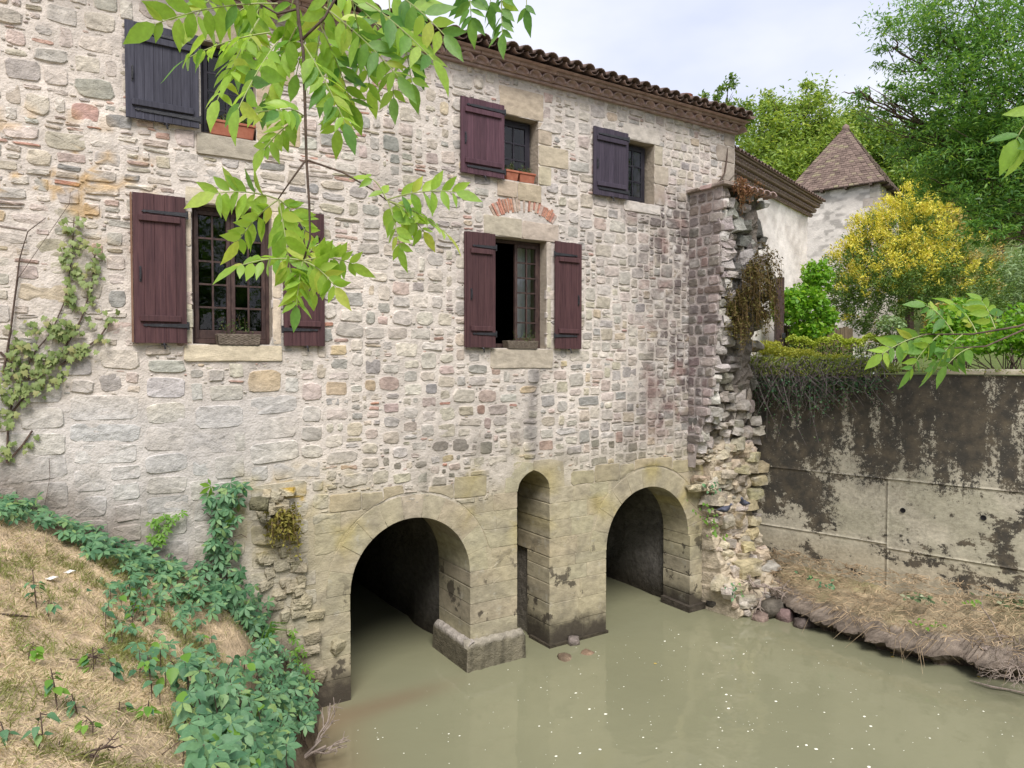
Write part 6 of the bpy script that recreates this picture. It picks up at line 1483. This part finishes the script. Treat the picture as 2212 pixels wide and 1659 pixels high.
fern('yellowing fern drooping from the hole in the mill wall left of the left arch', [(tuple(at_y(590, 1115, -.12)), .14), (tuple(at_y(620, 1125, -.12)), .12)], 34, .14, .34, leaf_mat('yellow_fern', (.16, .14, .03), (.30, .27, .06), (.09, .09, .02), .25, .8), .06)
fern('large mat of withered fern hanging down the broken end of the ruin', [(tuple(at_y(1640, 560, -.86)), .2), (tuple(at_y(1615, 590, -.84)), .2), (tuple(at_y(1650, 620, -.84)), .16), (tuple(at_y(1600, 640, -.78)), .2), (tuple(at_y(1630, 670, -.74)), .18), (tuple(at_y(1580, 690, -.66)), .10)], 190, .25, .55, M_FERN, .055, .9, (.1, -1, 0))
fern('rust brown dried plant on the cap of the ruin', [(tuple(at_y(1590, 402, -.86)), .10), (tuple(at_y(1612, 410, -.86)), .12)], 40, .12, .42, leaf_mat('rust_dry_leaf', (.16, .07, .035), (.28, .14, .075), None, .2, .8), .04, .8, (.1, -.6, .5))
fern('small greenish fern tuft at the lower left of the fern mat', [(tuple(at_y(1578, 660, -.62)), .06), (tuple(at_y(1570, 690, -.58)), .06)], 26, .12, .3, leaf_mat('moss_fern', (.13, .13, .03), (.22, .20, .05), None, .2, .8), .045)
for lab, px, py, n in (('bright green weed growing from the ruin beside the right arch', 1527, 1118, 26), ('small dark weed in a cleft high on the ruin rubble', 1530, 1052, 14), ('little weed among roots at the foot of the ruin', 1585, 1275, 12), ('trailing weed under the bright weed on the ruin', 1545, 1150, 10)):
    c = at_y(px, py, yfront(at_y(px, py, -.3).z)-.12); t = thing('wall_weed', lab, 'weed', c, 'weeds on the ruin'); it = []; mb = MB()
    for k in range(n): p = c+rv(.11)*(n/20)**.5+Vector((0, -.05, 0)); mb.tube([c, p], .003, 3); leafy(it, p, OVAY if 'bright' in lab else OVAT, random.uniform(.05, .10), Vector((-.1, -.9, .8))+rv(.4), Vector((random.uniform(-1, 1), -.5, -.5)))
    mb.build('stem', M_TWIG, t); place_leaves(t, it)
vs = thing('dry_vine', 'thin bare vine running up the left edge of the facade', 'vine', at_y(20, 900, -.03)); mb = MB()
mb.tube([at_y(q[0], q[1], -.045) for q in ((8, 800), (22, 720), (35, 620), (42, 560), (60, 500), (100, 470))], [.012, .011, .009, .008, .006, .003], 5)
mb.tube([at_y(q[0], q[1], -.04) for q in ((25, 700), (40, 600), (95, 520), (150, 440), (152, 415))], .003, 4); mb.tube([at_y(q[0], q[1], -.04) for q in ((88, 1150), (97, 1090), (108, 1030), (106, 990))], .003, 4); mb.build('stem', M_TWIG, vs)
wv = thing('wall_vine', 'thin dark vine climbing the mill corner above the ruin', 'vine', at_y(1555, 400, -.02)); mb = MB()
mb.tube([at_y(q[0], q[1], -.03) for q in ((1545, 420), (1552, 395), (1565, 375), (1570, 345), (1572, 320))], [.012, .016, .018, .014, .006], 5); mb.tube([at_y(q[0], q[1], -.03) for q in ((1555, 420), (1575, 390), (1592, 372))], .005, 4); mb.build('stem', M_TWIG, wv)

# ------------------------------------------------------------------ ivy at the left of the facade
IVY = [ivy_mesh('leaf', M_IVY) for _ in range(5)]
iv = thing('ivy', 'green ivy climbing the left side of the stone facade', 'ivy', at_y(30, 1000, -.03)); it = []; mb = MB()
for line in (((15, 1000), (18, 900), (40, 830), (75, 760), (110, 720), (140, 650), (155, 560), (160, 470)), ((60, 820), (130, 770), (175, 690), (198, 620), (205, 550)), ((130, 790), (180, 755), (215, 730), (240, 690)), ((18, 900), (60, 850), (100, 820)), ((15, 1000), (50, 960), (70, 930)), ((0, 760), (30, 790), (40, 840))):
    mb.tube([at_y(a, b, -.03) for a, b in line], [.012-.0011*k for k in range(len(line))], 5)
mb.build('stems', M_TWIG, iv, False, 'stuff')
for px, py, rx, ry, k_ in ((165, 490, 22, 32, 46), (155, 560, 20, 50, 56), (150, 630, 18, 36, 40), (204, 560, 16, 38, 32), (195, 620, 15, 50, 36), (190, 665, 14, 20, 16), (105, 705, 42, 24, 66), (150, 715, 40, 22, 50), (165, 755, 40, 24, 60), (120, 770, 45, 20, 56), (238, 690, 14, 26, 14), (222, 728, 14, 12, 12), (50, 745, 34, 34, 60), (40, 800, 44, 34, 80), (25, 850, 36, 30, 70), (75, 830, 40, 24, 56), (15, 900, 24, 24, 30), (12, 975, 20, 24, 20), (55, 960, 20, 20, 12), (105, 805, 34, 22, 40)):
    for k in range(int(k_*.52)): p = at_y(px+random.gauss(0, rx*.6), py+random.gauss(0, ry*.55), -random.uniform(.03, .12)); leafy(it, p, IVY, random.uniform(.045, .085), Vector((-.1, -1, .55))+rv(.35), Vector((random.uniform(-.7, .7), -.2, -.8)))
place_leaves(iv, it, 'leaf', 290)

# ------------------------------------------------------------------ right bank litter
mb = MB()
def bank_r(s, u): 
    y = -s; lx = float(np.interp(s, [q[0] for q in LIPX], [q[1] for q in LIPX])); wx = R0.x+(R0.y-y)*.2511
    return Vector((lx+.12+(wx-lx-.15)*u, y, .42+(.97-.42)*u**.8))
for k in range(1700):
    s = random.uniform(-.1, 6.0); u = random.random(); p = bank_r(s, u)+Vector((0, 0, random.uniform(.0, .05))); d = Vector((random.gauss(0, 1), random.gauss(0, 1.4), random.gauss(0, .2))).normalized()*random.uniform(.06, .26); mb.tube([p-d*.5, p+rv(.015)+Vector((0, 0, .025)), p+d*.5], random.uniform(.003, .0065), 3)
for k in range(80):
    s = random.uniform(.0, 5.2); p = bank_r(s, 0)+Vector((random.uniform(-.10, .10), 0, -.02)); l_ = random.uniform(.08, .34); d = Vector((random.gauss(-.1, .12), random.gauss(0, .15), 0))
    mb.tube([p+Vector((.15, 0, .05)), p, p+d*.5-Vector((0, 0, l_*.5)), p+d-Vector((0, 0, l_))], [.004, .003, .0025, .0015], 3)
o = mb.build('dry_twigs', plain_mat('straw_twig', (.24, .17, .10), (.60, .46, .30), 6, .85), None, False, 'stuff'); tag(o, 'dry stalks and twigs littering the right bank', 'twigs', kind='stuff')
for lab, px, py, z, dv, L_, r_, dp in (('bare roots twisting at the foot of the ruin', 1650, 1262, .62, [(-1, .1, .05), (-.8, -.3, .1), (.3, -.6, -.2), (-.5, -.4, -.3)], .30, .022, 3), ('thin pale dead branch fallen across the bank end', 2120, 1400, .45, [(1, -.7, -.15), (1, -.9, .1)], .5, .016, 3), ('tangle of dead twigs hanging over the water at the right edge', 2200, 1440, .45, [(-.8, .3, .1), (-.7, -.2, .25), (-.6, -.5, -.1), (-.84, .54, .3), (-.5, -.7, .2), (-.7, .1, -.25), (-.8, .4, -.1), (-.4, -.6, .4), (-.9, 0, .4), (-.3, -.9, -.2)], .26, .008, 4), ('second twig tangle above the water at the right edge', 2190, 1375, .6, [(-.8, .2, .2), (-.6, -.7, .1), (-.7, -.4, -.2), (-.5, -.6, .4), (-.84, .5, .1), (-.8, 0, -.2)], .26, .006, 4)):
    twigs('dead_branch', lab, 'branch', at_z(px, py, z), dv, L_, r_, dp, M_TWIG_GREY, 'dead branches on the right bank', .55)
for lab, px, py, n, ms in (('ivy patch with pale leaf edges on the right bank by the wall', 2185, 1305, 60, 1), ('low ivy patch with pale leaves under the wall joint', 1990, 1297, 26, 1), ('small dark bramble at the foot of the concrete wall', 1748, 1252, 12, 0), ('second dark bramble further right on the bank', 1788, 1268, 12, 0), ('round leaved weed on the bank slope', 2000, 1352, 14, 2), ('bright leaved weed near the ivy patch', 2100, 1305, 10, 2)):
    c = at_z(px, py, .82 if py < 1320 else .6); t = thing('bank_plant', lab, 'plant', c, 'plants on the right bank'); it = []
    MS = [OVAT, IVYV, OVAY][(0 if ms == 0 else (1 if ms == 1 else 2))] if 'IVYV' in globals() else None
    if MS is None:
        IVYV = [ivy_mesh('leaf', leaf_mat('variegated_ivy_leaf', (.06, .10, .045), (.12, .17, .08), (.55, .55, .40), .2)) for _ in range(3)]; MS = [OVAT, IVYV, OVAY][ms]
    for k in range(n): p = c+Vector((random.gauss(0, .12), random.gauss(0, .16), abs(random.gauss(0, .05))+.02))*(1.3 if n > 40 else .8); leafy(it, p, MS, random.uniform(.05, .085), Vector((-.4, -.5, 1))+rv(.3), Vector((random.uniform(-1, .2), random.uniform(-1, .3), -.2)))
    place_leaves(t, it)
# ------------------------------------------------------------------ things afloat
M_FOAM = plain_mat('foam', (.62, .62, .52), (.78, .78, .68), 20, .7, .1)
mb = MB()
for k in range(430):
    px = random.uniform(720, 2240); py = random.uniform(1330, 1700)
    if random.random() < .35: px = random.gauss(1500, 350); py = random.gauss(1480, 90)
    p = at_z(px, py, WATER)
    if p.z > 1 or p.y > -.25 or p.x < 2.7 or p.x > 10.3 or p.y < -9: continue
    r_ = random.choice((.004, .005, .006, .008, .010, .014)) if random.random() < .93 else .022; n = 7; a0 = random.random()*6; el = random.uniform(.5, 1)
    mb.add([(p.x+math.cos(a0+2*PI*q/n)*r_*random.uniform(.7, 1.2), p.y+math.sin(a0+2*PI*q/n)*r_*el*random.uniform(.7, 1.2), WATER+.003) for q in range(n)]+[(p.x, p.y, WATER+.003+r_*.35)], [(q, (q+1) % n, n) for q in range(n)])
o = mb.build('foam_flecks', M_FOAM, None, False, 'stuff'); tag(o, 'small white flecks of foam and petals drifting on the stream', 'foam', kind='stuff')
M_YL = plain_mat('yellow_leaf', (.45, .33, .06), (.6, .45, .10), 20, .6)
fl_mesh = leaflet_mesh('floating_leaf', M_YL, .6, .02, .05)
for k, (px, py, lab) in enumerate(((1929, 1412, 'yellow leaf afloat nearest the bank edge'), (1924, 1419, 'second yellow leaf afloat beside the first'), (1953, 1413, 'small yellow leaf afloat right of a pair'), (2111, 1461, 'orange leaf afloat near the dead twigs'), (1412, 1434, 'lone tan leaf afloat out from the right arch'))):
    p = at_z(px, py, WATER); o = bpy.data.objects.new('floating_leaf', fl_mesh); COL.objects.link(o); o.matrix_basis = frame(p+Vector((0, 0, .006)), (random.uniform(-1, 1), random.uniform(-1, 1), 0), (0, 0, 1), .055); tag(o, lab, 'leaf', 'yellow leaves afloat')
# white dry branch afloat at the right
mb = MB(); mb.tube([at_z(2095, 1470, .11), at_z(2140, 1483, .12), at_z(2180, 1490, .11), at_z(2240, 1503, .13)], [.006, .016, .013, .018], 6); tag(mb.build('floating_branch', M_TWIG_GREY), 'bleached branch floating in the water at the right edge', 'branch')

# ------------------------------------------------------------------ trees on the camera's bank, which the photograph shows mirrored in the panes
for x, y, h in ((-16, -27, 13), (-6, -30, 15), (4, -31, 14), (14, -30, 13)):
    lab = 'dark leafy tree mirrored in the panes of the mill windows'
    tree('tree', lab, (x, y, 3.2), [((x, y, h*.62), 4.6, h*.36), ((x-2.5, y+.8, h*.42), 3.4, 3.0), ((x+2.6, y+.5, h*.45), 3.4, 3.2), ((x, y+1.5, h*.3), 3.8, 2.2)], 7000, .55, M_TREE_DK, 'trees behind the camera', .35, wide=.6, clump=.22, nclump=160)
